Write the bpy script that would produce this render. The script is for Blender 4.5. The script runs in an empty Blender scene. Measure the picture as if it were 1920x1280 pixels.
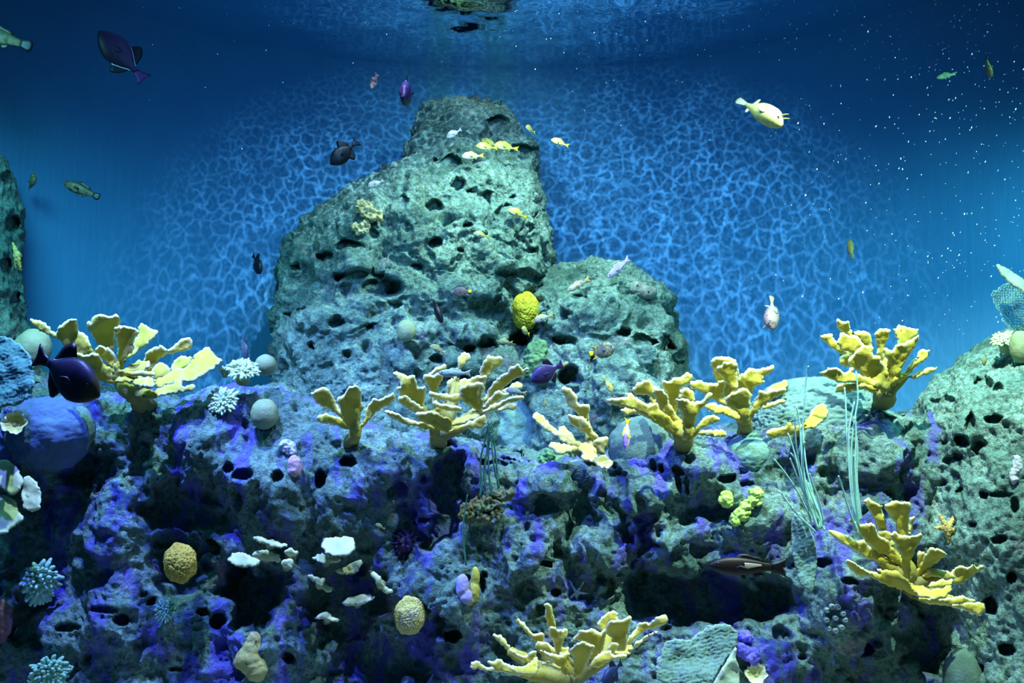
import bpy, bmesh, math, random
import numpy as np
from mathutils import Vector, Matrix
from mathutils.geometry import delaunay_2d_cdt

SC = bpy.context.scene
COL = SC.collection

# ------------------------------------------------------------------ camera
FPX = 2000.0
TILT = math.atan(220.0 / FPX)
CT, ST = math.cos(TILT), math.sin(TILT)
cam_data = bpy.data.cameras.new('camera')
cam_data.sensor_width = 36.0
cam_data.lens = FPX / 1920.0 * 36.0
cam_data.clip_start = 0.05
cam = bpy.data.objects.new('camera', cam_data)
COL.objects.link(cam)
cam.rotation_euler = (math.pi / 2 + TILT, 0, 0)
SC.camera = cam

# ------------------------------------------------------------------ exposure, world
SC.view_settings.view_transform = 'Standard'
SC.view_settings.look = 'None'
SC.view_settings.exposure = 0.0
SC.view_settings.gamma = 1.0
SC.view_settings.use_curve_mapping = False
SC.cycles.caustics_reflective = False
SC.cycles.caustics_refractive = False
SC.cycles.max_bounces = 5
SC.cycles.diffuse_bounces = 2
SC.cycles.sample_clamp_indirect = 3.0
wd = bpy.data.worlds.new('water_glow')
SC.world = wd
wd.use_nodes = True
bgn = wd.node_tree.nodes['Background']
bgn.inputs[0].default_value = (0.035, 0.30, 0.55, 1)
bgn.inputs[1].default_value = 0.27

WATER_Z = 2.715


def lamp_tex(nt, base, gain, scale, thick):
    """rippled-water light pattern on a lamp: bright web on a dim base"""
    N, L = nt.nodes, nt.links
    em = N['Emission']
    tc = N.new('ShaderNodeTexCoord')
    sep = N.new('ShaderNodeSeparateXYZ'); L.new(tc.outputs['Normal'], sep.inputs[0])
    dx = N.new('ShaderNodeMath'); dx.operation = 'DIVIDE'; L.new(sep.outputs[0], dx.inputs[0]); L.new(sep.outputs[2], dx.inputs[1])
    dy = N.new('ShaderNodeMath'); dy.operation = 'DIVIDE'; L.new(sep.outputs[1], dy.inputs[0]); L.new(sep.outputs[2], dy.inputs[1])
    cb = N.new('ShaderNodeCombineXYZ'); L.new(dx.outputs[0], cb.inputs[0]); L.new(dy.outputs[0], cb.inputs[1])
    nz = N.new('ShaderNodeTexNoise'); nz.inputs['Scale'].default_value = scale * .7; nz.inputs['Detail'].default_value = 3; nz.inputs['Roughness'].default_value = .6
    L.new(cb.outputs[0], nz.inputs['Vector'])
    sc = N.new('ShaderNodeVectorMath'); sc.operation = 'SCALE'; sc.inputs['Scale'].default_value = 2.0 / scale
    L.new(nz.outputs['Color'], sc.inputs[0])
    ad = N.new('ShaderNodeVectorMath'); ad.operation = 'ADD'; L.new(cb.outputs[0], ad.inputs[0]); L.new(sc.outputs[0], ad.inputs[1])
    tot = None
    for k, (s, w) in enumerate(((scale, 1.0), (scale * 2.1, .5))):
        vo = N.new('ShaderNodeTexVoronoi'); vo.feature = 'DISTANCE_TO_EDGE'; vo.voronoi_dimensions = '2D'
        vo.inputs['Scale'].default_value = s
        L.new(ad.outputs[0], vo.inputs['Vector'])
        mr = N.new('ShaderNodeMapRange'); mr.inputs['From Min'].default_value = 0; mr.inputs['From Max'].default_value = thick
        mr.inputs['To Min'].default_value = 1; mr.inputs['To Max'].default_value = 0
        L.new(vo.outputs['Distance'], mr.inputs['Value'])
        pw = N.new('ShaderNodeMath'); pw.operation = 'POWER'; pw.inputs[1].default_value = 2.6; L.new(mr.outputs[0], pw.inputs[0])
        mu = N.new('ShaderNodeMath'); mu.operation = 'MULTIPLY'; mu.inputs[1].default_value = w; L.new(pw.outputs[0], mu.inputs[0])
        if tot is None:
            tot = mu
        else:
            a2 = N.new('ShaderNodeMath'); a2.operation = 'ADD'; L.new(tot.outputs[0], a2.inputs[0]); L.new(mu.outputs[0], a2.inputs[1]); tot = a2
    # patches where the ripples focus more strongly
    n2 = N.new('ShaderNodeTexNoise'); n2.inputs['Scale'].default_value = scale * .28; n2.inputs['Detail'].default_value = 2
    L.new(cb.outputs[0], n2.inputs['Vector'])
    m2 = N.new('ShaderNodeMapRange'); m2.inputs['From Min'].default_value = .3; m2.inputs['From Max'].default_value = .7
    m2.inputs['To Min'].default_value = .35; m2.inputs['To Max'].default_value = 1.5
    L.new(n2.outputs[0], m2.inputs['Value'])
    m3 = N.new('ShaderNodeMath'); m3.operation = 'MULTIPLY'; L.new(tot.outputs[0], m3.inputs[0]); L.new(m2.outputs[0], m3.inputs[1])
    ma = N.new('ShaderNodeMath'); ma.operation = 'MULTIPLY_ADD'; ma.inputs[1].default_value = gain; ma.inputs[2].default_value = base
    L.new(m3.outputs[0], ma.inputs[0])
    L.new(ma.outputs[0], em.inputs['Strength'])


def spot(name, loc, target, energy, color, cone, blend=.6, radius=.04, web=None):
    d = bpy.data.lights.new(name, 'SPOT')
    d.energy = energy; d.color = color; d.spot_size = math.radians(cone); d.spot_blend = blend
    d.shadow_soft_size = radius
    o = bpy.data.objects.new(name, d); COL.objects.link(o)
    o.location = loc
    o.rotation_euler = (Vector(target) - Vector(loc)).to_track_quat('-Z', 'Y').to_euler()
    if web:
        d.use_nodes = True
        lamp_tex(d.node_tree, *web)
    return o


# ------------------------------------------------------------------ lamps under the water surface
CYAN = (.68, 1.0, .84)
CYANB = (.50, .92, 1.0)
WEB = (.18, 4.6, 24.0, .17)
spot('ripple_lamp', (-.65, 4.9, 2.66), (-.45, 6.9, .7), 85, (.42, .74, 1.0), 100, 1.0, .008, web=WEB)
spot('ripple_lamp', (.75, 4.9, 2.66), (.60, 6.9, .7), 85, (.42, .74, 1.0), 100, 1.0, .008, web=WEB)
spot('tower_lamp', (.35, 4.9, 2.6), (-.1, 6.1, .4), 360, (.60, 1.0, .80), 74, .9, .03, web=(.5, 1.0, 22.0, .35))
spot('crown_fill', (-.1, 6.1, 2.66), (-.18, 6.9, 2.2), 8, CYAN, 110, 1.0, .02, web=(.5, 1.0, 22.0, .35))  # unseen fill light, added to brighten the tower top and its reflection
spot('reef_lamp_right', (1.55, 3.45, 2.45), (1.7, 4.7, -.1), 820, CYAN, 75, .8, .03)
spot('reef_lamp_middle', (.5, 3.9, 2.5), (.35, 4.8, -.3), 330, (.62, 1.0, .92), 75, .8, .03)
spot('reef_lamp_left', (-1.5, 3.9, 2.5), (-1.35, 4.8, .0), 400, CYANB, 70, .8, .03)
spot('blue_lamp', (-1.6, 3.7, 2.3), (-.9, 4.85, -.8), 700, (.10, .15, 1.0), 80, .8, .03)
spot('blue_lamp', (-.2, 3.7, 2.3), (.3, 4.85, -.7), 330, (.10, .16, 1.0), 80, .8, .03)
spot('wall_lamp_right', (2.3, 4.3, 1.9), (2.1, 6.0, -.3), 140, (.16, .84, 1.0), 120, 1.0, .3)
spot('wall_lamp_left', (-2.3, 4.3, 1.9), (-2.1, 6.0, -.3), 135, (.16, .80, 1.0), 120, 1.0, .3)
spot('wash_fill', (0, 3.4, 2.2), (0, 7.0, 2.0), 170, (.12, .48, 1.0), 130, 1.0, .4)  # unseen blue fill light, added to lift the upper back wall


# ------------------------------------------------------------------ helpers
def P(px, py, Y):
    """point of the place seen at photo pixel (px,py) at depth Y (arrays allowed)"""
    dx = (np.asarray(px, float) - 960.0) / FPX
    dz = (640.0 - np.asarray(py, float)) / FPX
    yy = CT - dz * ST
    zz = ST + dz * CT
    k = np.asarray(Y, float) / yy
    return np.stack([dx * k, yy * k, zz * k], -1)


def proj(p):
    d = p[:, 1] * CT + p[:, 2] * ST
    u = -p[:, 1] * ST + p[:, 2] * CT
    return 960 + FPX * p[:, 0] / d, 640 - FPX * u / d


_rs = np.random.RandomState(7)
_perm = np.concatenate([_rs.permutation(256)] * 3)
_grad = _rs.normal(size=(256, 3)); _grad /= np.linalg.norm(_grad, axis=1)[:, None]


def perlin(p):
    pi = np.floor(p).astype(np.int64); pf = p - pi
    w = pf * pf * pf * (pf * (pf * 6 - 15) + 10)
    X, Y, Z = (pi[:, i] & 255 for i in range(3))
    out = 0
    for i in (0, 1):
        wx = w[:, 0] if i else 1 - w[:, 0]
        a = _perm[(X + i) & 255]
        for j in (0, 1):
            wy = w[:, 1] if j else 1 - w[:, 1]
            b = _perm[a + ((Y + j) & 255)]
            for k in (0, 1):
                wz = w[:, 2] if k else 1 - w[:, 2]
                g = _grad[_perm[b + ((Z + k) & 255)]]
                out = out + wx * wy * wz * (g[:, 0] * (pf[:, 0] - i) + g[:, 1] * (pf[:, 1] - j) + g[:, 2] * (pf[:, 2] - k))
    return out * 1.6


def fbm(p, octv=4, lac=2.03, gain=.5):
    a, s, o = 1.0, 0.0, 0
    q = p.copy()
    for i in range(octv):
        o = o + a * perlin(q); s += a
        q = q * lac + 11.3; a *= gain
    return o / s * 1.4


def worley(p):
    """distance to nearest cell point and that cell's random value"""
    pi = np.floor(p).astype(np.int64); pf = p - pi
    best = np.full(len(p), 9.0); rid = np.zeros(len(p), np.int64)
    for i in (-1, 0, 1):
        for j in (-1, 0, 1):
            for k in (-1, 0, 1):
                h = _perm[_perm[_perm[(pi[:, 0] + i) & 255] + ((pi[:, 1] + j) & 255)] + ((pi[:, 2] + k) & 255)]
                jit = _grad[h] * .42 + .5
                d = (jit[:, 0] + i - pf[:, 0]) ** 2 + (jit[:, 1] + j - pf[:, 1]) ** 2 + (jit[:, 2] + k - pf[:, 2]) ** 2
                m = d < best
                best[m] = d[m]; rid[m] = h[m]
    return np.sqrt(best), rid


def sstep(a, b, x):
    t = np.clip((x - a) / (b - a), 0, 1)
    return t * t * (3 - 2 * t)


def mesh_obj(name, verts, faces, mat, parent=None, smooth=True, attr=None):
    me = bpy.data.meshes.new(name)
    verts = np.asarray(verts, np.float64)
    me.from_pydata([tuple(v) for v in verts] if len(verts) < 20000 else verts.tolist(), [], faces if isinstance(faces, list) else faces.tolist())
    if attr is not None:
        for k, a in attr.items():
            a = np.asarray(a, np.float32)
            if a.ndim == 1:
                at = me.attributes.new(k, 'FLOAT', 'POINT'); at.data.foreach_set('value', a)
            else:
                c = np.ones((len(a), 4), np.float32); c[:, :3] = a
                at = me.attributes.new(k, 'FLOAT_COLOR', 'POINT'); at.data.foreach_set('color', c.ravel())
    if smooth:
        me.polygons.foreach_set('use_smooth', np.ones(len(me.polygons), bool))
    if mat is not None:
        me.materials.append(mat)
    me.update()
    o = bpy.data.objects.new(name, me)
    COL.objects.link(o)
    if parent is not None:
        o.parent = parent
    return o


def tag(o, label=None, cat=None, group=None, kind=None):
    if label: o['label'] = label
    if cat: o['category'] = cat
    if group: o['group'] = group
    if kind: o['kind'] = kind
    return o


def empty(name, loc=(0, 0, 0)):
    o = bpy.data.objects.new(name, None)
    o.empty_display_size = .05
    COL.objects.link(o)
    o.location = loc
    return o


def grid_faces(nu, nv, wrap=False):
    f = []
    for i in range(nu - 1):
        for j in range(nv if wrap else nv - 1):
            j2 = (j + 1) % nv
            f.append((i * nv + j, i * nv + j2, (i + 1) * nv + j2, (i + 1) * nv + j))
    return f


def grid_faces_np(nu, nv):
    i, j = np.meshgrid(np.arange(nu - 1), np.arange(nv - 1), indexing='ij')
    a = (i * nv + j).ravel()
    return np.stack([a, a + 1, a + nv + 1, a + nv], 1)


def get_co(me):
    a = np.empty(len(me.vertices) * 3); me.vertices.foreach_get('co', a)
    return a.reshape(-1, 3)


def get_no(me):
    a = np.empty(len(me.vertices) * 3); me.vertex_normals.foreach_get('vector', a)
    return a.reshape(-1, 3)


def set_co(me, co):
    me.vertices.foreach_set('co', np.ascontiguousarray(co).ravel()); me.update()


def tube(path, radii, sides=8, cap=True):
    """tube along a list of points -> verts, faces"""
    path = np.asarray(path, float); n = len(path)
    radii = np.full(n, radii) if np.isscalar(radii) else np.asarray(radii, float)
    tan = np.gradient(path, axis=0); tan /= np.linalg.norm(tan, axis=1)[:, None] + 1e-9
    ref = np.array([0, 1.0, 0]) if abs(tan[0][1]) < .9 else np.array([1.0, 0, 0])
    V = []
    for i in range(n):
        s = np.cross(tan[i], ref); s /= np.linalg.norm(s) + 1e-9
        t = np.cross(s, tan[i]); ref = t
        for k in range(sides):
            a = 2 * math.pi * k / sides
            V.append(path[i] + radii[i] * (math.cos(a) * s + math.sin(a) * t))
    F = grid_faces(n, sides, True)
    if cap:
        V.append(path[0] - tan[0] * radii[0] * .5); V.append(path[-1] + tan[-1] * radii[-1] * .7)
        a, b = len(V) - 2, len(V) - 1
        for k in range(sides):
            F.append((a, (k + 1) % sides, k)); F.append((b, (n - 1) * sides + k, (n - 1) * sides + (k + 1) % sides))
    return V, F


class MB:
    def __init__(s): s.V = []; s.F = []; s.A = []
    def add(s, V, F, a=None):
        o = len(s.V)
        s.V.extend([tuple(map(float, v)) for v in V]); s.F.extend([tuple(int(i) + o for i in f) for f in F])
        if a is not None: s.A.extend(a)
    def build(s, name, mat, parent=None, key='Col'):
        return mesh_obj(name, s.V, s.F, mat, parent, attr={key: np.array(s.A)} if s.A else None)


# ------------------------------------------------------------------ materials
def newmat(name, rough=.7, spec=.3):
    m = bpy.data.materials.new(name); m.use_nodes = True
    b = m.node_tree.nodes['Principled BSDF']
    b.inputs['Roughness'].default_value = rough
    b.inputs['Specular IOR Level'].default_value = spec
    return m, m.node_tree.nodes, m.node_tree.links, b


def noise_node(N, L, vec, scale, detail=4, rough=.55):
    n = N.new('ShaderNodeTexNoise'); n.inputs['Scale'].default_value = scale
    n.inputs['Detail'].default_value = detail; n.inputs['Roughness'].default_value = rough
    L.new(vec, n.inputs['Vector'])
    return n


def ramp_node(N, L, fac, stops):
    r = N.new('ShaderNodeValToRGB')
    while len(r.color_ramp.elements) < len(stops): r.color_ramp.elements.new(.5)
    for e, (p, c) in zip(r.color_ramp.elements, stops):
        e.position = p; e.color = tuple(c) + (1,) if len(c) == 3 else c
    L.new(fac, r.inputs[0])
    return r


def mix_node(N, L, fac, a, b):
    m = N.new('ShaderNodeMix'); m.data_type = 'RGBA'
    if isinstance(fac, float): m.inputs[0].default_value = fac
    else: L.new(fac, m.inputs[0])
    for s, v in ((6, a), (7, b)):
        if isinstance(v, tuple): m.inputs[s].default_value = v + (1,) if len(v) == 3 else v
        else: L.new(v, m.inputs[s])
    return m.outputs[2]


def speckle_mat(name, stops, scale=8.0, bump=.3, bscale=60.0, rough=.75, spec=.25, detail=6):
    m, N, L, b = newmat(name, rough, spec)
    tc = N.new('ShaderNodeTexCoord')
    n = noise_node(N, L, tc.outputs['Object'], scale, detail, .6)
    r = ramp_node(N, L, n.outputs[0], stops)
    L.new(r.outputs[0], b.inputs['Base Color'])
    if bump:
        n2 = noise_node(N, L, tc.outputs['Object'], bscale, 5, .65)
        bp = N.new('ShaderNodeBump'); bp.inputs['Strength'].default_value = bump; bp.inputs['Distance'].default_value = .01
        L.new(n2.outputs[0], bp.inputs['Height']); L.new(bp.outputs[0], b.inputs['Normal'])
    return m


def attr_mat(name, rough=.5, spec=.4, bump=.15, bscale=90.0):
    m, N, L, b = newmat(name, rough, spec)
    a = N.new('ShaderNodeAttribute'); a.attribute_name = 'Col'
    L.new(a.outputs['Color'], b.inputs['Base Color'])
    if bump:
        tc = N.new('ShaderNodeTexCoord')
        n2 = noise_node(N, L, tc.outputs['Object'], bscale, 3, .6)
        bp = N.new('ShaderNodeBump'); bp.inputs['Strength'].default_value = bump; bp.inputs['Distance'].default_value = .005
        L.new(n2.outputs[0], bp.inputs['Height']); L.new(bp.outputs[0], b.inputs['Normal'])
    return m


def rock_mat(name, purple=0.0, green=.5, light=1.0):
    m, N, L, b = newmat(name, .85, .2)
    tc = N.new('ShaderNodeTexCoord'); O = tc.outputs['Object']
    n1 = noise_node(N, L, O, 3.2, 7, .65)
    c1 = ramp_node(N, L, n1.outputs[0], [(p_, tuple(min(.8, light * q_) for q_ in c_)) for p_, c_ in ((.30, (.06, .13, .115)), (.43, (.19, .34, .295)), (.56, (.32, .50, .425)), (.74, (.46, .64, .54)))])
    n2 = noise_node(N, L, O, 1.7, 5, .6)
    f2 = ramp_node(N, L, n2.outputs[0], [(.48, (0, 0, 0)), (.66, (green,) * 3)])
    c2 = mix_node(N, L, f2.outputs[0], c1.outputs[0], (.07, .17, .11))
    n3 = noise_node(N, L, O, 40, 6, .75)
    f3 = ramp_node(N, L, n3.outputs[0], [(.38, (.85,) * 3), (.58, (0, 0, 0))])
    c3 = mix_node(N, L, f3.outputs[0], c2, (.07, .12, .10))
    # pinkish crusts
    mp = N.new('ShaderNodeMapping'); mp.inputs['Location'].default_value = (4.2, 1.7, 9.1); L.new(O, mp.inputs[0])
    n4 = noise_node(N, L, mp.outputs[0], 4.5, 6, .62)
    f4 = ramp_node(N, L, n4.outputs[0], [(.62, (0, 0, 0)), (.72, (.55,) * 3)])
    c4 = mix_node(N, L, f4.outputs[0], c3, (.45, .25, .33))
    out = c4
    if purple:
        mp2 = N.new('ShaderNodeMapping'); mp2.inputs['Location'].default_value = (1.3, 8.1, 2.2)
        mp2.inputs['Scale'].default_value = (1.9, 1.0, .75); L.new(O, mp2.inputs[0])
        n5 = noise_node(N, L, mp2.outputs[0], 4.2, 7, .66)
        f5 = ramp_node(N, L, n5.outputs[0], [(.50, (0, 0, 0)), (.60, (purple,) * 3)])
        out = mix_node(N, L, f5.outputs[0], c4, (.16, .14, .62))  # violet patches, partly blue lamp light put into the rock colour
    L.new(out, b.inputs['Base Color'])
    n6 = noise_node(N, L, O, 70, 6, .7)
    n7 = noise_node(N, L, O, 22, 4, .6)
    ad = N.new('ShaderNodeMath'); ad.operation = 'MULTIPLY_ADD'; ad.inputs[1].default_value = 1.8
    L.new(n7.outputs[0], ad.inputs[0]); L.new(n6.outputs[0], ad.inputs[2])
    bp = N.new('ShaderNodeBump'); bp.inputs['Strength'].default_value = 1.0; bp.inputs['Distance'].default_value = .022
    L.new(ad.outputs[0], bp.inputs['Height']); L.new(bp.outputs[0], b.inputs['Normal'])
    return m

# ------------------------------------------------------------------ tank shell
WCY, WRY, WRX = 4.716, 2.484, 3.02      # curved back wall: half an ellipse


def wall_y(x):
    return WCY + WRY * np.sqrt(np.clip(1 - (np.asarray(x, float) / WRX) ** 2, 0, 1))


def make_wall():
    m, N, L, b = newmat('blue_tank_paint', .6, .3)
    tc = N.new('ShaderNodeTexCoord'); O = tc.outputs['Object']
    n = noise_node(N, L, O, 1.6, 5, .6)
    r = ramp_node(N, L, n.outputs[0], [(.3, (.070, .28, .54)), (.7, (.085, .33, .60))])
    # vertical streaks of green algae above the rock
    mp = N.new('ShaderNodeMapping'); mp.inputs['Scale'].default_value = (14, 1, .8); L.new(O, mp.inputs[0])
    n2 = noise_node(N, L, mp.outputs[0], 1.2, 4, .6)
    sep = N.new('ShaderNodeSeparateXYZ'); L.new(O, sep.inputs[0])
    tot = None
    for cx, w in ((-.50, .11), (-.10, .16)):
        s1 = N.new('ShaderNodeMath'); s1.operation = 'SUBTRACT'; s1.inputs[1].default_value = cx; L.new(sep.outputs[0], s1.inputs[0])
        s2 = N.new('ShaderNodeMath'); s2.operation = 'ABSOLUTE'; L.new(s1.outputs[0], s2.inputs[0])
        s3 = N.new('ShaderNodeMapRange'); s3.inputs['From Min'].default_value = w; s3.inputs['From Max'].default_value = w * .3
        L.new(s2.outputs[0], s3.inputs['Value'])
        if tot is None: tot = s3
        else:
            a = N.new('ShaderNodeMath'); a.operation = 'ADD'; L.new(tot.outputs[0], a.inputs[0]); L.new(s3.outputs[0], a.inputs[1]); tot = a
    z1 = N.new('ShaderNodeMapRange'); z1.inputs['From Min'].default_value = 1.6; z1.inputs['From Max'].default_value = 2.3; L.new(sep.outputs[2], z1.inputs['Value'])
    m1 = N.new('ShaderNodeMath'); m1.operation = 'MULTIPLY'; L.new(tot.outputs[0], m1.inputs[0]); L.new(z1.outputs[0], m1.inputs[1])
    m2 = N.new('ShaderNodeMath'); m2.operation = 'MULTIPLY'; L.new(m1.outputs[0], m2.inputs[0]); L.new(n2.outputs[0], m2.inputs[1])
    m3 = N.new('ShaderNodeMath'); m3.operation = 'MULTIPLY'; m3.inputs[1].default_value = .55; L.new(m2.outputs[0], m3.inputs[0])
    c = mix_node(N, L, m3.outputs[0], r.outputs[0], (.08, .36, .30))
    L.new(c, b.inputs['Base Color'])
    mp3 = N.new('ShaderNodeMapping'); mp3.inputs['Scale'].default_value = (9, 9, 1.2); L.new(O, mp3.inputs[0])
    n3 = noise_node(N, L, mp3.outputs[0], 2.5, 4, .6)
    bp = N.new('ShaderNodeBump'); bp.inputs['Strength'].default_value = .25; bp.inputs['Distance'].default_value = .02
    L.new(n3.outputs[0], bp.inputs['Height']); L.new(bp.outputs[0], b.inputs['Normal'])
    n = 120
    V = []
    for t in (0, .10):
        for i in range(n + 1):
            a = math.pi * i / n
            V.append(((WRX + t) * math.cos(a), WCY + (WRY + t) * math.sin(a), -1.45))
        for i in range(n + 1):
            a = math.pi * i / n
            V.append(((WRX + t) * math.cos(a), WCY + (WRY + t) * math.sin(a), WATER_Z + .25))
    w = n + 1
    F = []
    for i in range(n):
        F.append((i, i + 1, w + i + 1, w + i)); F.append((2 * w + i + 1, 2 * w + i, 3 * w + i, 3 * w + i + 1))
        F.append((w + i, w + i + 1, 3 * w + i + 1, 3 * w + i))
    tag(mesh_obj('wall_back', V, F, m), 'blue painted curved back wall of the tank', None, kind='structure')
    V = []; x = WRX
    for s in (-1, 1):
        m_ = bpy.data.materials['blue_tank_paint']
        bx = [(s * x, 1.0), (s * x, WCY), (s * (x + .1), WCY), (s * (x + .1), 1.0)]
        VV = [(a, c, z) for z in (-1.45, WATER_Z + .25) for a, c in bx]
        FF = [(0, 1, 5, 4), (1, 2, 6, 5), (2, 3, 7, 6), (3, 0, 4, 7), (0, 3, 2, 1), (4, 5, 6, 7)]
        tag(mesh_obj('wall_left' if s < 0 else 'wall_right', VV, FF, m_, smooth=False), 'blue painted side wall of the tank', None, kind='structure')
    # floor
    mf = speckle_mat('sand', [(.3, (.30, .30, .25)), (.7, (.45, .44, .38))], 20)
    VV = [(-3.2, .8, -1.45), (3.2, .8, -1.45), (3.2, 7.4, -1.45), (-3.2, 7.4, -1.45), (-3.2, .8, -1.6), (3.2, .8, -1.6), (3.2, 7.4, -1.6), (-3.2, 7.4, -1.6)]
    tag(mesh_obj('floor', VV, [(0, 1, 2, 3), (4, 7, 6, 5), (0, 4, 5, 1), (1, 5, 6, 2), (2, 6, 7, 3), (3, 7, 4, 0)], mf, smooth=False), 'sandy floor of the tank', None, kind='structure')
    # water surface seen from below: rippled mirror
    mw, N, L, b = newmat('water_surface', .03, .5)
    N.remove(b)
    g = N.new('ShaderNodeBsdfGlossy'); g.inputs['Roughness'].default_value = .02; g.inputs['Color'].default_value = (.80, .93, .97, 1)
    L.new(g.outputs[0], N['Material Output'].inputs[0])
    nx, ny = 150, 170
    xs = np.linspace(-3.0, 3.0, nx); ys = np.linspace(3.4, 7.25, ny)
    gx, gy = np.meshgrid(xs, ys, indexing='ij')
    q = np.stack([gx.ravel(), gy.ravel(), np.zeros(gx.size)], 1)
    z = .010 * fbm(q * 2.5, 2) + .0035 * fbm(q * np.array([9, 7, 1.]), 2) + .0012 * fbm(q * np.array([26, 20, 1.]), 1)
    fade = sstep(0, .12, WRX ** 2 * 0 + (wall_y(gx.ravel()) - gy.ravel()))
    VV = np.stack([gx.ravel(), gy.ravel(), WATER_Z + z * (.25 + .75 * fade)], 1)
    keep = (gy.ravel() <= wall_y(gx.ravel()) + .06)
    F = grid_faces_np(nx, ny)
    F = F[keep[F].all(1)]
    tag(mesh_obj('water_surface', VV, F, mw), 'rippled water surface seen from below', None, kind='structure')


make_wall()

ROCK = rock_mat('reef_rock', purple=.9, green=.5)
ROCKP = rock_mat('pinnacle_rock', purple=.0, green=.45)


def rockify(me, seed, coarse=.06, mid=.025, fine=.007, pits=.035, holes=(), caves=(), bumps=(), face=.15, lump=.0, dens=6):
    co = get_co(me); no = get_no(me); off = seed * 13.7
    u, v = proj(co)
    for (cx, cy, rx, ry, am) in bumps:
        q = ((u - cx) / rx) ** 2 + ((v - cy) / ry) ** 2
        co[:, 1] -= am * np.exp(-q * 1.2)
    d = coarse * fbm(co * 2.1 + off, 3) + lump * (1 - 2 * np.abs(perlin(co * 3.7 + off + 3)) - .55 + .7 * perlin(co * 6.1 + off + 8))
    co = co + no * d[:, None]; set_co(me, co); no = get_no(me)
    warp = np.stack([fbm(co * 6 + off + k * 31, 2) for k in range(3)], 1)
    cw = co + warp * .05
    ridge = 1 - np.abs(perlin(cw * 5.5 + off)) * 2
    ridge2 = 1 - np.abs(perlin(cw * 12 + off + 5)) * 2
    d = mid * (ridge * .8 + ridge2 * .45 + fbm(cw * 4 + off, 3) * .8)
    f1, rid = worley(cw * 7.5 + off)
    on = (rid % 16) < dens
    rr = .22 + .2 * ((rid * 7 % 32) / 32.)
    d -= np.where(on, pits * (.6 + 1.3 * ((rid * 5 % 16) / 16.)) * sstep(1.12, .75, f1 / rr), 0)
    f2, rid2 = worley(co * 19 + off + warp * .3)
    on2 = (rid2 % 16) < dens
    d -= np.where(on2, pits * .42 * sstep(.42, .22, f2), 0)
    u, v = proj(co)
    view = -co / np.linalg.norm(co, axis=1)[:, None]
    front = sstep(-.1, face, (no * view).sum(1))
    wu = warp[:, 0] * 9 + fbm(co * 18 + off, 2) * 4; wv = warp[:, 2] * 9 + fbm(co * 18 + off + 50, 2) * 4
    dy = np.zeros(len(co)); inner = np.zeros(len(co)); dyc = np.zeros(len(co))
    cavef = sstep(-.75, -.35, (no * view).sum(1))
    for h in holes:
        cx, cy, rx, ry = h[:4]
        k = h[4] if len(h) > 4 else 1.0
        q = np.sqrt(((u + wu * .4 - cx) / rx) ** 2 + ((v + wv * .4 - cy) / ry) ** 2) * 1.14
        dy = np.maximum(dy, k * 1.7 * min(rx, ry) * .0027 * 1.9 * sstep(1.2, .84, q))
    for (cx, cy, rx, ry, dep) in caves:
        q = np.sqrt(((u + wu * 3.2 - cx) / rx) ** 2 + ((v + wv * 3.2 - cy) / ry) ** 2)
        m_ = sstep(1.25, .55, q) * cavef; dyc = np.maximum(dyc, dep * .72 * m_); inner = np.maximum(inner, m_)
    dy = np.maximum(dy * front, dyc); d *= 1 - .3 * inner
    f3, rid3 = worley(co * 38 + off + warp * .3)
    d -= np.where((rid3 % 16) < 5, fine * 1.1 * sstep(.45, .2, f3), 0)
    d += fine * 1.35 * fbm(co * 24 + off, 4) + fine * .9 * fbm(co * 62 + off, 2)
    co = co + no * d[:, None]
    co += -view * dy[:, None]
    set_co(me, co)


def interp(tab, y):
    t = np.array(tab, float)
    return np.array([np.interp(y, t[:, 0], t[:, k]) for k in range(1, t.shape[1])])


def loft_rings(tab, ys, na=64, pw=.85):
    """tab rows: photo row, left px, right px, centre depth, half depth -> closed lofted shell"""
    V = []
    for y in ys:
        l, r, yc, hd = interp(tab, y)
        a, b = P(l, y, yc), P(r, y, yc)
        c = (a + b) / 2; hx = (b[0] - a[0]) / 2
        for k in range(na):
            t = 2 * math.pi * k / na
            cx, sx = math.cos(t), math.sin(t)
            V.append((c[0] + hx * math.copysign(abs(cx) ** pw, cx), yc + hd * math.copysign(abs(sx) ** pw, sx), c[2]))
    n = len(ys)
    F = grid_faces(n, na, True)
    F.append(tuple(range(na))[::-1]); F.append(tuple((n - 1) * na + k for k in range(na)))
    F = [tuple(reversed(f)) for f in F]
    return V, F


def rock_from(name, shells, voxel, mat, relax=3):
    mb = MB()
    for V, F in shells: mb.add(V, F)
    o = mb.build(name, mat)
    bm = bmesh.new(); bm.from_mesh(o.data); bmesh.ops.recalc_face_normals(bm, faces=bm.faces); bm.to_mesh(o.data); bm.free()
    md = o.modifiers.new('r', 'REMESH'); md.mode = 'VOXEL'; md.voxel_size = voxel
    ms = o.modifiers.new('s', 'SMOOTH'); ms.iterations = relax * 3; ms.factor = .5
    dg = bpy.context.evaluated_depsgraph_get()
    me = bpy.data.meshes.new_from_object(o.evaluated_get(dg))
    o.modifiers.clear()
    o.data = me
    me.polygons.foreach_set('use_smooth', np.ones(len(me.polygons), bool))
    if not me.materials: me.materials.append(mat)
    return o


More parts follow.
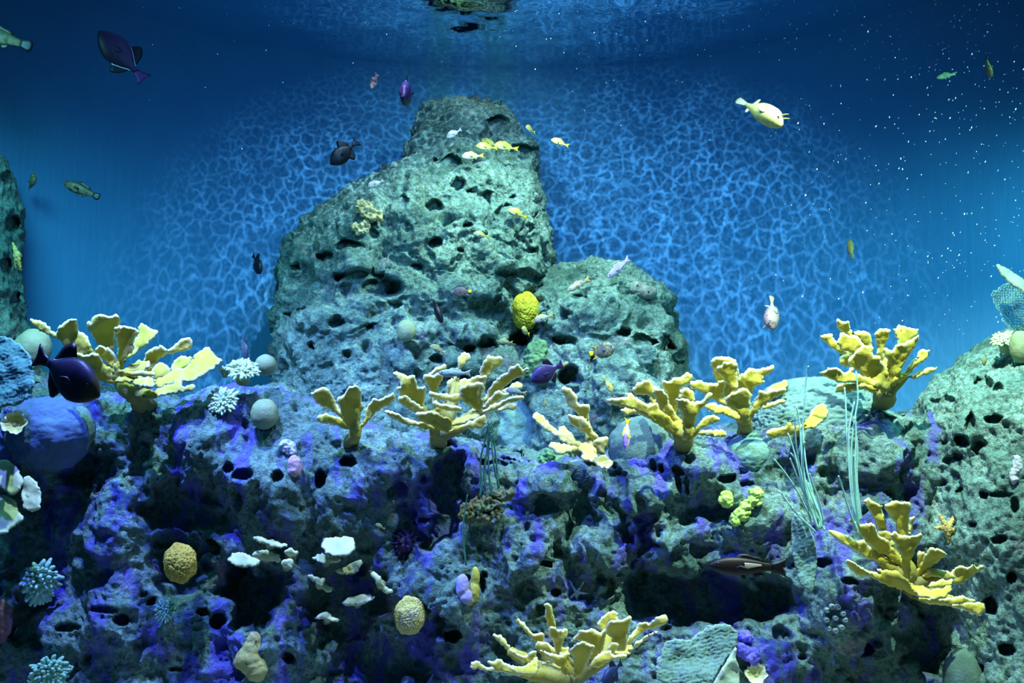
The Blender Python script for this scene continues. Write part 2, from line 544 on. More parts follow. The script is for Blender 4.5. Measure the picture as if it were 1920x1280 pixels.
# ------------------------------------------------------------------ central rock tower
main = [(200, 876, 922, 7.00, .05), (206, 848, 940, 6.98, .12), (218, 816, 952, 6.95, .20), (240, 796, 974, 6.86, .27), (268, 786, 984, 6.76, .33), (300, 777, 994, 6.66, .40),
        (326, 768, 1000, 6.60, .44), (342, 738, 1003, 6.54, .49), (356, 706, 1008, 6.51, .52), (374, 674, 1012, 6.48, .53), (400, 626, 1016, 6.45, .56), (426, 584, 1019, 6.42, .58),
        (452, 556, 1022, 6.38, .58), (500, 533, 1025, 6.36, .60), (560, 527, 1020, 6.34, .62), (620, 527, 1000, 6.32, .64), (700, 530, 980, 6.3, .66), (760, 538, 962, 6.28, .68), (840, 538, 957, 6.25, .70), (930, 545, 957, 6.2, .7)]
shou = [(502, 1090, 1140, 6.42, .15), (510, 1056, 1176, 6.42, .28), (522, 1034, 1204, 6.40, .36), (545, 1006, 1232, 6.38, .43), (572, 985, 1250, 6.34, .5),
        (615, 975, 1258, 6.3, .54), (680, 970, 1265, 6.26, .58), (730, 970, 1270, 6.22, .6), (850, 970, 1272, 6.18, .62), (930, 970, 1272, 6.15, .62)]
ys1 = np.concatenate([np.arange(200, 450, 6), np.arange(450, 931, 14)])
ys2 = np.concatenate([np.arange(502, 570, 6), np.arange(570, 931, 14)])
tower = rock_from('rock_tower', [loft_rings(main, ys1), loft_rings(shou, ys2)], .0085, ROCKP, 3)
rockify(tower.data, 3, coarse=.05, mid=.034, fine=.009, pits=.034, lump=.05, dens=4,
        bumps=[(640, 520, 110, 60, .10), (800, 420, 120, 50, .06), (600, 640, 80, 60, .10), (930, 420, 80, 60, .05), (1110, 590, 60, 50, .08), (1150, 720, 90, 70, .16), (770, 660, 60, 60, .06),
               (1040, 520, 30, 70, -.12), (1000, 650, 60, 40, -.10), (830, 230, 40, 40, .07), (930, 250, 40, 40, -.08)],
        holes=[(752, 383, 17, 11), (812, 396, 22, 11), (657, 466, 24, 11), (617, 486, 18, 9), (840, 312, 26, 13), (856, 352, 13, 11), (884, 366, 12, 9), (910, 374, 9, 14), (944, 398, 20, 11),
               (816, 396, 20, 10), (985, 288, 36, 11), (933, 199, 9, 7), (930, 245, 26, 20, .7), (960, 375, 7, 6), (1010, 398, 6, 6), (1024, 398, 4, 4), (815, 455, 15, 12), (993, 469, 15, 7), (940, 511, 11, 8),
               (973, 515, 40, 10, .9), (1012, 543, 11, 10), (660, 520, 32, 11), (715, 540, 44, 17), (735, 536, 20, 12), (975, 634, 30, 20), (880, 651, 12, 10), (817, 674, 13, 8), (905, 640, 14, 12), (653, 667, 7, 6),
               (1167, 624, 16, 10), (1204, 642, 19, 11), (1242, 642, 15, 17), (1062, 640, 24, 11), (1257, 703, 6, 6), (1246, 706, 6, 7), (1070, 706, 20, 22), (1112, 700, 8, 40), (560, 588, 24, 7), (633, 604, 14, 8),
               (590, 645, 10, 6), (690, 610, 9, 6), (780, 500, 12, 6), (860, 470, 9, 6), (560, 500, 9, 6), (700, 440, 9, 6), (880, 420, 8, 5), (1130, 560, 10, 6), (1090, 560, 12, 7), (990, 430, 12, 6)],
        caves=[(920, 580, 46, 30, .10), (700, 545, 50, 22, .12), (985, 600, 36, 46, .14)])
tag(tower, 'tall pale grey-green rock tower full of dark holes in front of the blue back wall', 'rock')

# ------------------------------------------------------------------ rock column at the left edge
lp = [(258, -200, -60, 5.35, .1), (270, -240, -26, 5.35, .2), (293, -250, -8, 5.35, .28), (328, -255, 6, 5.35, .32), (378, -260, 14, 5.33, .35), (430, -260, 17, 5.32, .37), (520, -260, 20, 5.3, .4), (590, -260, 26, 5.3, .4), (620, -260, 38, 5.3, .42), (700, -260, 46, 5.25, .45), (800, -260, 46, 5.2, .45)]
pil = rock_from('rock_column', [loft_rings(lp, np.arange(258, 801, 10))], .0085, ROCKP)
rockify(pil.data, 5, coarse=.04, mid=.022, fine=.007, pits=.03, holes=[(8, 335, 16, 12), (20, 420, 12, 18), (5, 500, 14, 20), (28, 560, 10, 14)])
tag(pil, 'dark rough rock column cut off by the left edge of the view', 'rock')

# ------------------------------------------------------------------ boulder on the right
rm = [(622, 1930, 2010, 5.25, .12), (632, 1895, 2060, 5.22, .25), (650, 1868, 2120, 5.18, .35), (668, 1835, 2150, 5.15, .42), (690, 1800, 2180, 5.1, .48), (715, 1768, 2190, 5.08, .52), (745, 1748, 2200, 5.05, .56), (800, 1738, 2220, 5.0, .6),
      (900, 1734, 2230, 4.98, .62), (1000, 1730, 2240, 4.96, .64), (1100, 1745, 2250, 4.95, .66), (1300, 1770, 2260, 4.92, .68), (1480, 1780, 2260, 4.9, .7)]
bou = rock_from('boulder', [loft_rings(rm, np.concatenate([np.arange(622, 760, 6), np.arange(760, 1481, 14)]))], .0085, rock_mat('boulder_rock', green=.3, light=1.4))
rockify(bou.data, 9, coarse=.05, mid=.018, fine=.007, pits=.028,
        bumps=[(1795, 790, 45, 60, .08), (1880, 860, 60, 60, .05)],
        holes=[(1847, 724, 17, 14), (1872, 733, 11, 7), (1866, 786, 19, 12), (1887, 796, 9, 6), (1822, 795, 8, 18), (1812, 828, 12, 12), (1833, 840, 8, 15), (1799, 858, 9, 9), (1783, 866, 12, 8), (1770, 832, 12, 6), (1772, 752, 26, 6),
               (1765, 905, 10, 8), (1800, 920, 9, 7), (1858, 1133, 14, 19), (1890, 1217, 18, 14), (1880, 930, 22, 6), (1850, 930, 10, 8), (1880, 1010, 14, 8), (1900, 1080, 10, 12), (1830, 985, 10, 6), (1905, 950, 8, 16)])
tag(bou, 'big pale green boulder with round dark holes at the right', 'rock')

# ------------------------------------------------------------------ reef ledge across the lower half
TOP = [(-260, 690), (0, 690), (60, 715), (150, 735), (230, 745), (290, 750), (350, 742), (400, 735), (430, 722), (500, 722), (540, 740), (580, 775), (660, 800), (760, 810), (840, 820), (920, 840), (1000, 856), (1060, 862), (1150, 860), (1220, 845), (1290, 818), (1380, 806), (1450, 795), (1520, 785), (1620, 770), (1700, 770), (1800, 780), (2200, 780)]
YL = 4.85
nx, nf, nr, nt = 880, 215, 30, 70
xs = np.linspace(-2.85, 2.85, nx)
pxs = 960 + xs / YL * FPX
tops = np.interp(pxs, [t[0] for t in TOP], [t[1] for t in TOP])
zt = P(pxs, tops, YL)[:, 2]
zt = zt - .02
zt = np.convolve(np.pad(zt, 8, mode='edge'), np.ones(17) / 17, 'valid')
R = .12
V = np.empty((nx, nf + nr + nt, 3))
for j in range(nf):
    f = j / nf
    V[:, j, 0] = xs; V[:, j, 1] = YL - .10 * (1 - f) ** 1.5; V[:, j, 2] = -1.5 + (zt - R + 1.5) * f
for j in range(nr):
    a = math.pi / 2 * j / (nr - 1)
    V[:, nf + j, 0] = xs; V[:, nf + j, 1] = YL + R * (1 - math.cos(a)); V[:, nf + j, 2] = zt - R + R * math.sin(a)
yb = wall_y(xs) + .02
for j in range(nt):
    f = (j + 1) / nt
    V[:, nf + nr + j, 0] = xs; V[:, nf + nr + j, 1] = YL + R + (np.maximum(yb, YL + R + .1) - YL - R) * f; V[:, nf + nr + j, 2] = zt + .01 * f
F = grid_faces_np(nx, nf + nr + nt)[:, ::-1]
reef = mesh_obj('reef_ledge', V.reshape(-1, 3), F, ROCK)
gx_b = [(95, 815, 95, 75, .22), (240, 940, 40, 120, .10), (200, 1000, 60, 80, .10), (390, 830, 60, 60, .14), (470, 880, 70, 60, .16), (540, 930, 60, 110, .14), (720, 880, 70, 60, .12), (640, 960, 50, 80, .1), (520, 1200, 60, 80, .16), (230, 1130, 60, 90, .12), (100, 1180, 80, 70, .10),
        (1040, 900, 60, 45, .12), (1200, 930, 80, 50, .14), (1310, 880, 60, 50, .16), (1400, 960, 60, 60, .12), (990, 1010, 40, 90, .10), (1100, 1050, 40, 60, .08), (1560, 1130, 80, 120, .20), (1620, 1010, 60, 80, .12), (1620, 860, 70, 60, .1), (1250, 1010, 90, 50, .12), (860, 1150, 60, 60, .08), (1450, 1240, 80, 60, .1),
        (760, 960, 30, 120, -.08), (590, 1000, 25, 90, -.06), (1190, 1050, 30, 90, -.08), (165, 920, 40, 60, -.12)]
rockify(reef.data, 1, coarse=.085, mid=.030, fine=.008, pits=.035, bumps=gx_b,
        caves=[(838, 915, 46, 66, .30), (830, 990, 40, 50, .24), (335, 950, 75, 50, .22), (338, 1065, 46, 62, .26), (470, 1112, 54, 64, .34), (655, 1140, 82, 92, .36), (715, 1240, 100, 66, .32), (1315, 1118, 158, 54, .36), (1430, 1125, 70, 46, .28), (1770, 1200, 80, 58, .28), (268, 880, 18, 60, .10), (170, 880, 60, 34, .2), (1090, 950, 34, 70, .13), (1150, 930, 18, 70, .12), (950, 850, 36, 26, .2), (1200, 1000, 20, 60, .1), (1660, 800, 60, 40, .16), (60, 1160, 26, 50, .16), (1690, 930, 30, 40, .1), (1330, 970, 60, 22, .1), (770, 1180, 60, 60, .2), (1100, 1085, 40, 45, .14)],
        holes=[(282, 1130, 9, 9), (383, 1150, 14, 8), (412, 1165, 16, 15), (262, 1113, 8, 6), (457, 890, 18, 8), (515, 896, 11, 10), (433, 878, 9, 8), (538, 1230, 12, 10), (330, 1256, 14, 5), (1170, 1008, 9, 8), (1020, 1053, 10, 8), (1040, 1110, 10, 8), (907, 1081, 7, 7), (850, 1183, 15, 14), (900, 1100, 9, 18), (870, 1090, 7, 7), (1623, 1220, 19, 8), (1757, 1263, 9, 9),
               (1225, 872, 6, 8), (1240, 878, 6, 7), (1275, 884, 14, 8), (1295, 866, 12, 6), (1390, 885, 14, 8), (1360, 898, 14, 8), (1398, 908, 16, 6), (1270, 905, 8, 20), (1290, 905, 6, 18), (130, 1178, 26, 7), (200, 1145, 24, 6), (230, 1160, 16, 10), (310, 1085, 8, 14), (600, 900, 14, 20), (660, 870, 18, 12), (1500, 1060, 12, 8), (1550, 1060, 16, 8), (1590, 1090, 14, 8)])
tag(reef, 'broad reef ledge of rough rock tinted blue and violet across the lower half', 'rock')

# ------------------------------------------------------------------ where the rock surface is
from mathutils.bvhtree import BVHTree


def _bvh(objs):
    vs, fs, o = [], [], 0
    for ob in objs:
        co = get_co(ob.data); vs.append(co)
        for p in ob.data.polygons: fs.append(tuple(i + o for i in p.vertices))
        o += len(co)
    return BVHTree.FromPolygons(np.concatenate(vs).tolist(), fs)


BV = _bvh([tower, pil, bou, reef])


def surf(px, py, default=4.9):
    d = Vector(P(px, py, 1.0)); d.normalize()
    h = BV.ray_cast(Vector((0, 0, 0)), d)
    return h[0].y if h[0] is not None else default


def S(px, py, off=0.0, default=4.9):
    return P(px, py, surf(px, py, default) + off)


# ------------------------------------------------------------------ branching leaf-shaped corals
MCORAL = attr_mat('coral_skin', .7, .2, .5, 55.0)
YEL, PALE, STALK = np.array((.58, .45, .055)), np.array((.78, .76, .42)), np.array((.24, .22, .09))
CREAM, CREAMRIM = np.array((.49, .51, .26)), np.array((.66, .68, .42))


def resample(pts, step):
    p = np.asarray(pts, float)
    for _ in range(1):
        q = np.roll(p, -1, 0)
        p = np.stack([p * .86 + q * .14, p * .14 + q * .86], 1).reshape(-1, 2)
    out = []
    n = len(p)
    for i in range(n):
        a, b = p[i], p[(i + 1) % n]
        k = max(1, int(round(np.linalg.norm(b - a) / step)))
        for j in range(k): out.append(a + (b - a) * j / k)
    return np.array(out)


def slab(name, pts, Yb, slope, base, mat, parent, thick=2.9, step=2.6, rag=2.3, wav=.03, cols=(YEL, PALE, STALK), rimw=4.2, seed=0, xs=0.0, ridges=0.0, curl=0.0):
    """leaf of coral: outline -> thick rounded blade on its own tilted, wavy plane"""
    pl = resample(pts, step)
    h = np.concatenate([pl * .075, np.full((len(pl), 1), seed * 3.1)], 1)
    pl = pl + rag * np.stack([perlin(h + 7), perlin(h + 70)], 1) + rag * 1.0 * np.stack([perlin(h * 2.3 + 17), perlin(h * 2.3 + 170)], 1) + rag * .75 * np.stack([perlin(h * 5.2 + 27), perlin(h * 5.2 + 270)], 1)
    tn = np.roll(pl, -2, 0) - np.roll(pl, 2, 0); tn /= np.linalg.norm(tn, axis=1)[:, None] + 1e-9
    ar = .5 * np.sum(pl[:, 0] * np.roll(pl[:, 1], -1) - np.roll(pl[:, 0], -1) * pl[:, 1])
    pl = pl + np.stack([tn[:, 1], -tn[:, 0]], 1) * (.9 * np.sign(ar))
    n = len(pl)
    mn, mx = pl.min(0), pl.max(0)
    st = step * 1.35
    gx, gy = np.meshgrid(np.arange(mn[0], mx[0], st), np.arange(mn[1], mx[1], st), indexing='ij')
    gi = np.stack([gx.ravel(), gy.ravel()], 1)
    rs = np.random.RandomState(seed + 3)
    gi = gi + rs.uniform(-.25, .25, gi.shape) * st
    x, y = gi[:, 0], gi[:, 1]
    ins = np.zeros(len(gi), bool)
    for i in range(n):
        (x1, y1), (x2, y2) = pl[i], pl[(i + 1) % n]
        if y1 != y2:
            c = ((y1 > y) != (y2 > y)) & (x < (x2 - x1) * (y - y1) / (y2 - y1) + x1)
            ins ^= c
    gi = gi[ins]
    if len(gi):
        dd = np.sqrt(((gi[:, None] - pl[None]) ** 2).sum(2)).min(1)
        gi = gi[dd > st * .55]
    allp = np.concatenate([pl, gi]) if len(gi) else pl
    res = delaunay_2d_cdt([Vector(p) for p in allp], [(i, (i + 1) % n) for i in range(n)], [], 1, 1e-4)
    q = np.array([tuple(v) for v in res[0]]); tris = [tuple(f) for f in res[2]]
    d = np.sqrt(((q[:, None] - pl[None]) ** 2).sum(2)).min(1)
    d[d < 1e-3] = 0
    # outward winding
    tt = []
    for f in tris:
        a, b, c = q[f[0]], q[f[1]], q[f[2]]
        cr = (b[0] - a[0]) * (c[1] - a[1]) - (b[1] - a[1]) * (c[0] - a[0])
        tt.append(f if cr < 0 else (f[0], f[2], f[1]))
    dz = (base[1] - q[:, 1]) / FPX * Yb
    dxx = (q[:, 0] - base[0]) / FPX * Yb
    hq = np.concatenate([q * .02, np.full((len(q), 1), seed * 5.7)], 1)
    Y = Yb + slope * dz + xs * dxx + wav * fbm(hq, 2) + curl * (dxx ** 2 + dz ** 2)
    if ridges:
        hq2 = np.concatenate([q * .09, np.full((len(q), 1), seed * 2.3)], 1)
        ph = q[:, 1] * .95 + 5 * perlin(hq2) + q[:, 0] * .2
        Y = Y + ridges * np.sin(ph)
    base3 = P(q[:, 0], q[:, 1], Y)
    nrm = np.array([-xs, 1.0, -slope]); nrm /= np.linalg.norm(nrm)
    t = thick / FPX * Yb * np.sqrt(np.clip(1 - (1 - np.clip(d / rimw, 0, 1)) ** 2, 0, 1)) * (1 + .55 * fbm(hq * 7, 3))
    front = base3 - nrm * t[:, None]; back = base3 + nrm * t[:, None]
    idx = np.arange(len(q)); bidx = idx.copy(); k = len(q); bk = []
    for i in range(len(q)):
        if d[i] > 0: bidx[i] = k; k += 1; bk.append(i)
    V = np.concatenate([front, back[bk]]) if bk else front
    F = tt + [(bidx[f[0]], bidx[f[2]], bidx[f[1]]) for f in tt]
    F = [tuple(int(i) for i in f) for f in F]
    far = np.sqrt(((q - np.asarray(base)) ** 2).sum(1)); far = far / (far.max() + 1e-6)
    rim = (1 - sstep(0, rimw * 1.1, d)) * sstep(.30, .6, far)
    low = 1 - sstep(.0, .30, far)
    spot_ = sstep(.15, .6, fbm(hq * 3 + 3, 3))
    c = cols[0][None] * (1 - rim[:, None]) + cols[1][None] * rim[:, None]
    c = c * (1 - .16 * spot_[:, None]) + .16 * spot_[:, None] * cols[1][None]
    c = c * (1 - .6 * low[:, None]) + .6 * low[:, None] * cols[2][None]
    C = np.concatenate([c, c[bk]]) if bk else c
    return mesh_obj(name, V, F, mat, parent, attr={'Col': C})


def limb(mb, pts, Ys, rad, seed=0, col=STALK, col2=YEL, sides=9):
    """rounded coral stem along pixel points"""
    pts = np.asarray(pts, float); n = len(pts)
    t = np.linspace(0, n - 1, (n - 1) * 7 + 1)
    px = np.interp(t, range(n), pts[:, 0]); py = np.interp(t, range(n), pts[:, 1]); yy = np.interp(t, range(n), Ys); rr = np.interp(t, range(n), rad)
    path = P(px, py, yy)
    V, F = tube(path, rr / FPX * 4.8, sides)
    V = np.array(V); no = fbm(V * 14 + seed, 3)
    V = V + (no * .012)[:, None]
    f = np.repeat(np.linspace(0, 1, len(path)), sides); f = np.concatenate([f, [0, 1]])
    C = col[None] * f[:, None] + col2[None] * (1 - f[:, None])
    mb.add(V, F, [tuple(c) for c in C])


def elkhorn(label, origin, sc, base, foot, fronds, trunks, lift=.14, group='antler corals on the reef', cols=(YEL, PALE, STALK), name='antler_coral', foot_rad=None, Yb=None, ymax=5.2):
    T = lambda p: (origin[0] + p[0] / sc, origin[1] + p[1] / sc)
    b = T(base); f = T(foot); fy = f[1]
    while surf(f[0], fy) > ymax and fy < f[1] + 90: fy += 3
    f = (f[0], fy)
    Yf = surf(f[0], f[1]) + .03
    if Yb is None: Yb = Yf - .03 - lift
    root = empty(name, P(f[0], f[1], Yf))
    rl = Vector(root.location)
    tag(root, label, 'coral', group)
    parts = []
    for i, fr in enumerate(fronds):
        s, dy, pts = fr[:3]
        xsl = fr[3] if len(fr) > 3 else 0.0
        px = [T(p) for p in pts]
        parts.append(slab('frond', px, Yb + dy, s, b, MCORAL, None, seed=int(abs(label.__len__() * 7 + i * 13 + base[0])) % 97, cols=cols, xs=xsl))
    mb = MB()
    for k, tr in enumerate(trunks):
        pp = [T(p) for p in tr[0]]
        ys = [Yb + (tr[2][j] if len(tr) > 2 else .0) for j in range(len(pp))]
        if tr[0][-1] == foot: ys[-1] = Yf; pp[-1] = f
        limb(mb, pp, ys, tr[1], seed=k * 3 + base[0], col=cols[2], col2=cols[0] * .8)
    parts.append(mb.build('stalk', MCORAL))
    for o in parts:
        co = get_co(o.data) - np.array(rl); set_co(o.data, co)
        o.parent = root
    return root


U, TP, V0 = -.45, 1.1, -.15
elkhorn('yellow antler coral behind the big black fish at the far left of the ledge', (40, 570), 4.795, (860, 620), (1120, 930), [
    (U, .10, [(360, 330), (240, 270), (130, 210), (80, 170), (90, 130), (150, 150), (240, 195), (290, 250), (360, 290)]),
    (U, .04, [(720, 600), (640, 480), (480, 450), (360, 350), (315, 290), (330, 210), (380, 160), (440, 135), (490, 150), (510, 230), (590, 290), (640, 400), (760, 580)]),
    (U, .02, [(760, 560), (780, 420), (690, 370), (640, 270), (595, 200), (590, 150), (630, 170), (650, 100), (720, 95), (800, 120), (870, 80), (890, 150), (850, 270), (820, 400), (810, 560)]),
    (U, -.06, [(850, 620), (870, 400), (850, 280), (835, 210), (900, 180), (980, 210), (1060, 240), (1000, 330), (1010, 400), (930, 490), (900, 620)]),
    (.5, .03, [(880, 560), (1000, 400), (1010, 340), (1060, 250), (1040, 210), (1100, 170), (1170, 230), (1250, 245), (1200, 300), (1100, 390), (960, 480)]),
    (U, -.08, [(850, 600), (760, 520), (690, 450), (650, 400), (740, 370), (800, 400), (860, 490), (890, 600)]),
    (U, -.16, [(840, 720), (700, 690), (600, 590), (540, 520), (440, 450), (500, 435), (560, 465), (640, 440), (690, 450), (720, 510), (800, 580), (850, 660)]),
    (V0, -.18, [(820, 680), (815, 540), (850, 530), (880, 590), (1000, 610), (1100, 600), (1200, 620), (1200, 650), (1000, 640), (860, 700)]),
    (TP, -.10, [(870, 600), (960, 570), (1050, 510), (1160, 510), (1160, 560), (1100, 610), (980, 620)]),
    (U, .04, [(1080, 660), (1110, 480), (1120, 430), (1200, 390), (1260, 370), (1330, 420), (1280, 450), (1230, 510), (1160, 650)]),
    (U, .06, [(1250, 470), (1360, 380), (1420, 330), (1450, 310), (1520, 310), (1545, 370), (1500, 405), (1380, 435)]),
    (TP, -.02, [(1180, 710), (1350, 600), (1500, 560), (1540, 470), (1620, 410), (1690, 390), (1740, 450), (1820, 510), (1740, 560), (1640, 640), (1500, 700), (1360, 720), (1240, 750)]),
    (.4, .06, [(1330, 610), (1370, 520), (1440, 465), (1530, 475), (1560, 520), (1450, 610)]),
    (.5, .0, [(1170, 600), (1250, 520), (1350, 580), (1340, 640), (1230, 690), (1180, 660)]),
    (.8, -.16, [(810, 700), (900, 650), (1080, 630), (1200, 640), (1210, 710), (1100, 680), (950, 710)]),
    (TP, -.20, [(960, 700), (1050, 670), (1180, 665), (1220, 720), (1180, 755), (1060, 740)]),
    (TP, -.16, [(1080, 830), (1160, 790), (1290, 740), (1370, 720), (1390, 680), (1450, 690), (1450, 750), (1540, 725), (1580, 750), (1550, 780), (1400, 800), (1280, 820), (1150, 850)])],
    [([(820, 600), (900, 720), (1020, 810), (1120, 930)], [14, 15, 17, 20]), ([(1180, 690), (1080, 740), (1020, 810)], [9, 12, 15]), ([(1150, 620), (1060, 720)], [9, 12]), ([(1180, 810), (1050, 820)], [10, 12], [-.12, -.02])], lift=.10)

elkhorn('small three-leaved yellow antler coral left of the large middle one', (570, 640), 4.46, (420, 740), (390, 860), [
    (U, .04, [(400, 740), (330, 650), (250, 580), (130, 540), (70, 460), (55, 430), (110, 410), (170, 385), (210, 410), (250, 480), (290, 560), (360, 650)]),
    (U, -.04, [(430, 780), (350, 690), (310, 600), (290, 520), (280, 470), (350, 430), (380, 375), (430, 370), (490, 420), (470, 480), (500, 540), (470, 600), (460, 740)]),
    (U, .02, [(440, 740), (520, 640), (530, 550), (570, 480), (610, 490), (680, 460), (750, 430), (770, 470), (720, 520), (620, 570), (560, 640), (480, 730)]),
    (V0, .02, [(390, 740), (240, 690), (120, 680), (100, 630), (200, 610), (320, 640), (400, 700)])],
    [([(430, 700), (420, 780), (390, 860)], [12, 13, 15])], lift=.10)

elkhorn('largest yellow antler coral in the middle of the ledge in front of the tower', (570, 640), 4.46, (1180, 680), (1120, 870), [
    (U, .0, [(1040, 640), (930, 520), (830, 450), (780, 400), (820, 370), (770, 290), (735, 250), (800, 270), (870, 290), (920, 280), (945, 330), (960, 390), (1025, 380), (1000, 470), (1020, 560), (1070, 640)]),
    (V0, -.06, [(1020, 610), (870, 560), (790, 510), (770, 460), (850, 455), (920, 510), (1010, 560)]),
    (U, .14, [(1090, 560), (1060, 410), (1030, 350), (990, 310), (1000, 270), (1080, 280), (1120, 265), (1170, 280), (1140, 350), (1100, 420), (1130, 560)]),
    (V0, -.04, [(1280, 520), (1150, 490), (1090, 470), (1030, 420), (1100, 430), (1180, 430), (1230, 460), (1290, 420), (1320, 470)]),
    (V0, -.10, [(1310, 580), (1180, 575), (1100, 540), (1060, 510), (1100, 495), (1190, 530), (1320, 550)]),
    (U, -.10, [(1480, 610), (1400, 540), (1340, 510), (1310, 450), (1300, 390), (1360, 355), (1420, 345), (1490, 330), (1500, 370), (1480, 420), (1500, 510)]),
    (V0, .05, [(1290, 400), (1310, 310), (1370, 320), (1450, 290), (1530, 290), (1510, 340), (1400, 380)]),
    (V0, .12, [(1450, 480), (1470, 250), (1490, 180), (1540, 115), (1600, 135), (1665, 130), (1640, 200), (1570, 250), (1520, 340), (1490, 480)]),
    (U, .10, [(1490, 520), (1560, 380), (1620, 310), (1700, 260), (1720, 220), (1790, 190), (1830, 235), (1880, 225), (1830, 280), (1740, 330), (1650, 400), (1550, 500)]),
    (.8, .06, [(1620, 430), (1720, 370), (1780, 340), (1830, 340), (1830, 390), (1740, 410), (1680, 440)]),
    (U, .02, [(1470, 560), (1560, 470), (1620, 400), (1660, 430), (1740, 430), (1640, 480), (1540, 550)]),
    (V0, -.04, [(1460, 600), (1580, 530), (1700, 480), (1830, 450), (1830, 480), (1700, 520), (1580, 580)]),
    (.3, .02, [(1600, 560), (1740, 510), (1790, 545), (1740, 570), (1640, 575)]),
    (V0, .22, [(1290, 240), (1280, 160), (1330, 95), (1395, 105), (1370, 160), (1330, 210)]),
    (V0, .2, [(1180, 520), (1200, 350), (1250, 290), (1285, 290), (1250, 380), (1230, 520)]),
    (V0, .2, [(1020, 300), (1080, 240), (1150, 190), (1195, 190), (1180, 230), (1100, 260)]),
    (U, -.14, [(1150, 750), (1000, 720), (820, 680), (740, 640), (670, 585), (740, 580), (830, 640), (920, 660), (1050, 690), (1150, 700)]),
    (U, -.18, [(1190, 760), (1080, 710), (980, 660), (920, 600), (1000, 590), (1090, 585), (1140, 600), (1160, 640), (1230, 640), (1240, 740)]),
    (TP, -.16, [(1190, 710), (1260, 650), (1340, 610), (1400, 570), (1470, 580), (1460, 620), (1400, 660), (1300, 690)]),
    (.1, -.18, [(1200, 740), (1330, 690), (1450, 640), (1510, 620), (1520, 660), (1530, 700), (1480, 725), (1380, 715), (1260, 760)])],
    [([(1050, 600), (1130, 720), (1120, 870)], [11, 15, 18]), ([(1480, 560), (1330, 690), (1160, 770)], [11, 13, 15]), ([(1140, 540), (1180, 640), (1150, 740)], [8, 10, 12]), ([(1300, 360), (1240, 560), (1180, 720)], [7, 8, 10], [.1, .05, 0]), ([(1290, 230), (1260, 400), (1200, 600)], [6, 7, 9], [.22, .16, .04])], lift=.16)

elkhorn('yellow antler coral with white outer leaves below the purple fish', (980, 640), 3.688, (480, 760), (470, 850), [
    (U, .08, [(440, 560), (370, 490), (310, 430), (280, 370), (265, 320), (330, 325), (370, 370), (390, 440), (460, 435), (465, 480), (455, 560)]),
    (U, .02, [(530, 720), (450, 640), (390, 610), (330, 560), (315, 510), (370, 510), (420, 530), (405, 510), (450, 560), (500, 640), (560, 720)]),
    (U, -.03, [(530, 780), (490, 700), (520, 670), (590, 660), (580, 720), (550, 790)]),
    (.9, -.06, [(370, 740), (280, 690), (180, 620), (110, 570), (55, 520), (95, 490), (150, 520), (190, 580), (260, 640), (360, 700)]),
    (.9, .0, [(350, 720), (280, 650), (240, 600), (290, 585), (340, 640), (370, 700)]),
    (TP, -.14, [(390, 750), (330, 760), (250, 780), (180, 740), (200, 690), (270, 710), (370, 720)]),
    (TP, -.06, [(350, 720), (420, 700), (500, 720), (520, 790), (470, 800), (400, 770)]),
    (TP, -.14, [(400, 790), (480, 740), (530, 800), (480, 835), (420, 815)]),
    (TP, -.18, [(480, 820), (560, 780), (600, 810), (625, 840), (590, 890), (530, 870)])],
    [([(430, 520), (460, 640), (480, 760), (470, 850)], [7, 9, 13, 16], [.08, .03, 0, 0]), ([(340, 720), (440, 770)], [9, 12], [-.05, 0])], lift=.10, cols=(YEL * .9 + .06, PALE, STALK + .1))

elkhorn('yellow antler coral with long left arms above the round grey dome', (980, 640), 3.688, (1110, 640), (1120, 730), [
    (U, -.04, [(1110, 680), (960, 590), (860, 520), (780, 470), (660, 445), (570, 405), (640, 390), (730, 390), (710, 355), (760, 370), (800, 400), (860, 440), (920, 420), (960, 480), (1080, 590)]),
    (V0, .02, [(800, 500), (700, 500), (670, 470), (760, 460), (820, 475)]),
    (U, .03, [(1090, 650), (1000, 520), (930, 450), (920, 380), (880, 350), (960, 325), (1000, 370), (1010, 430), (1060, 500), (1130, 620)]),
    (U, .10, [(900, 400), (860, 360), (790, 375), (750, 330), (800, 290), (870, 260), (890, 310), (940, 320), (920, 380)]),
    (U, .10, [(1040, 520), (990, 350), (960, 280), (1010, 270), (1080, 250), (1140, 215), (1180, 240), (1150, 285), (1080, 320), (1070, 500)]),
    (U, -.10, [(1110, 680), (1110, 500), (1070, 440), (1055, 390), (1130, 410), (1200, 420), (1260, 390), (1300, 350), (1310, 370), (1270, 430), (1200, 500), (1160, 670)]),
    (V0, -.12, [(1130, 680), (1220, 570), (1260, 520), (1330, 510), (1365, 540), (1300, 570), (1230, 600), (1170, 680)]),
    (.7, -.10, [(1160, 640), (1300, 610), (1400, 615), (1405, 650), (1370, 665), (1260, 645)]),
    (V0, .12, [(1100, 520), (1070, 350), (1120, 320), (1180, 340), (1190, 400), (1140, 520)])],
    [([(1060, 560), (1100, 640), (1120, 730)], [12, 16, 20]), ([(1150, 600), (1115, 680)], [9, 13]), ([(890, 390), (980, 500), (1060, 600)], [6, 8, 11], [.1, .06, 0])], lift=.12)

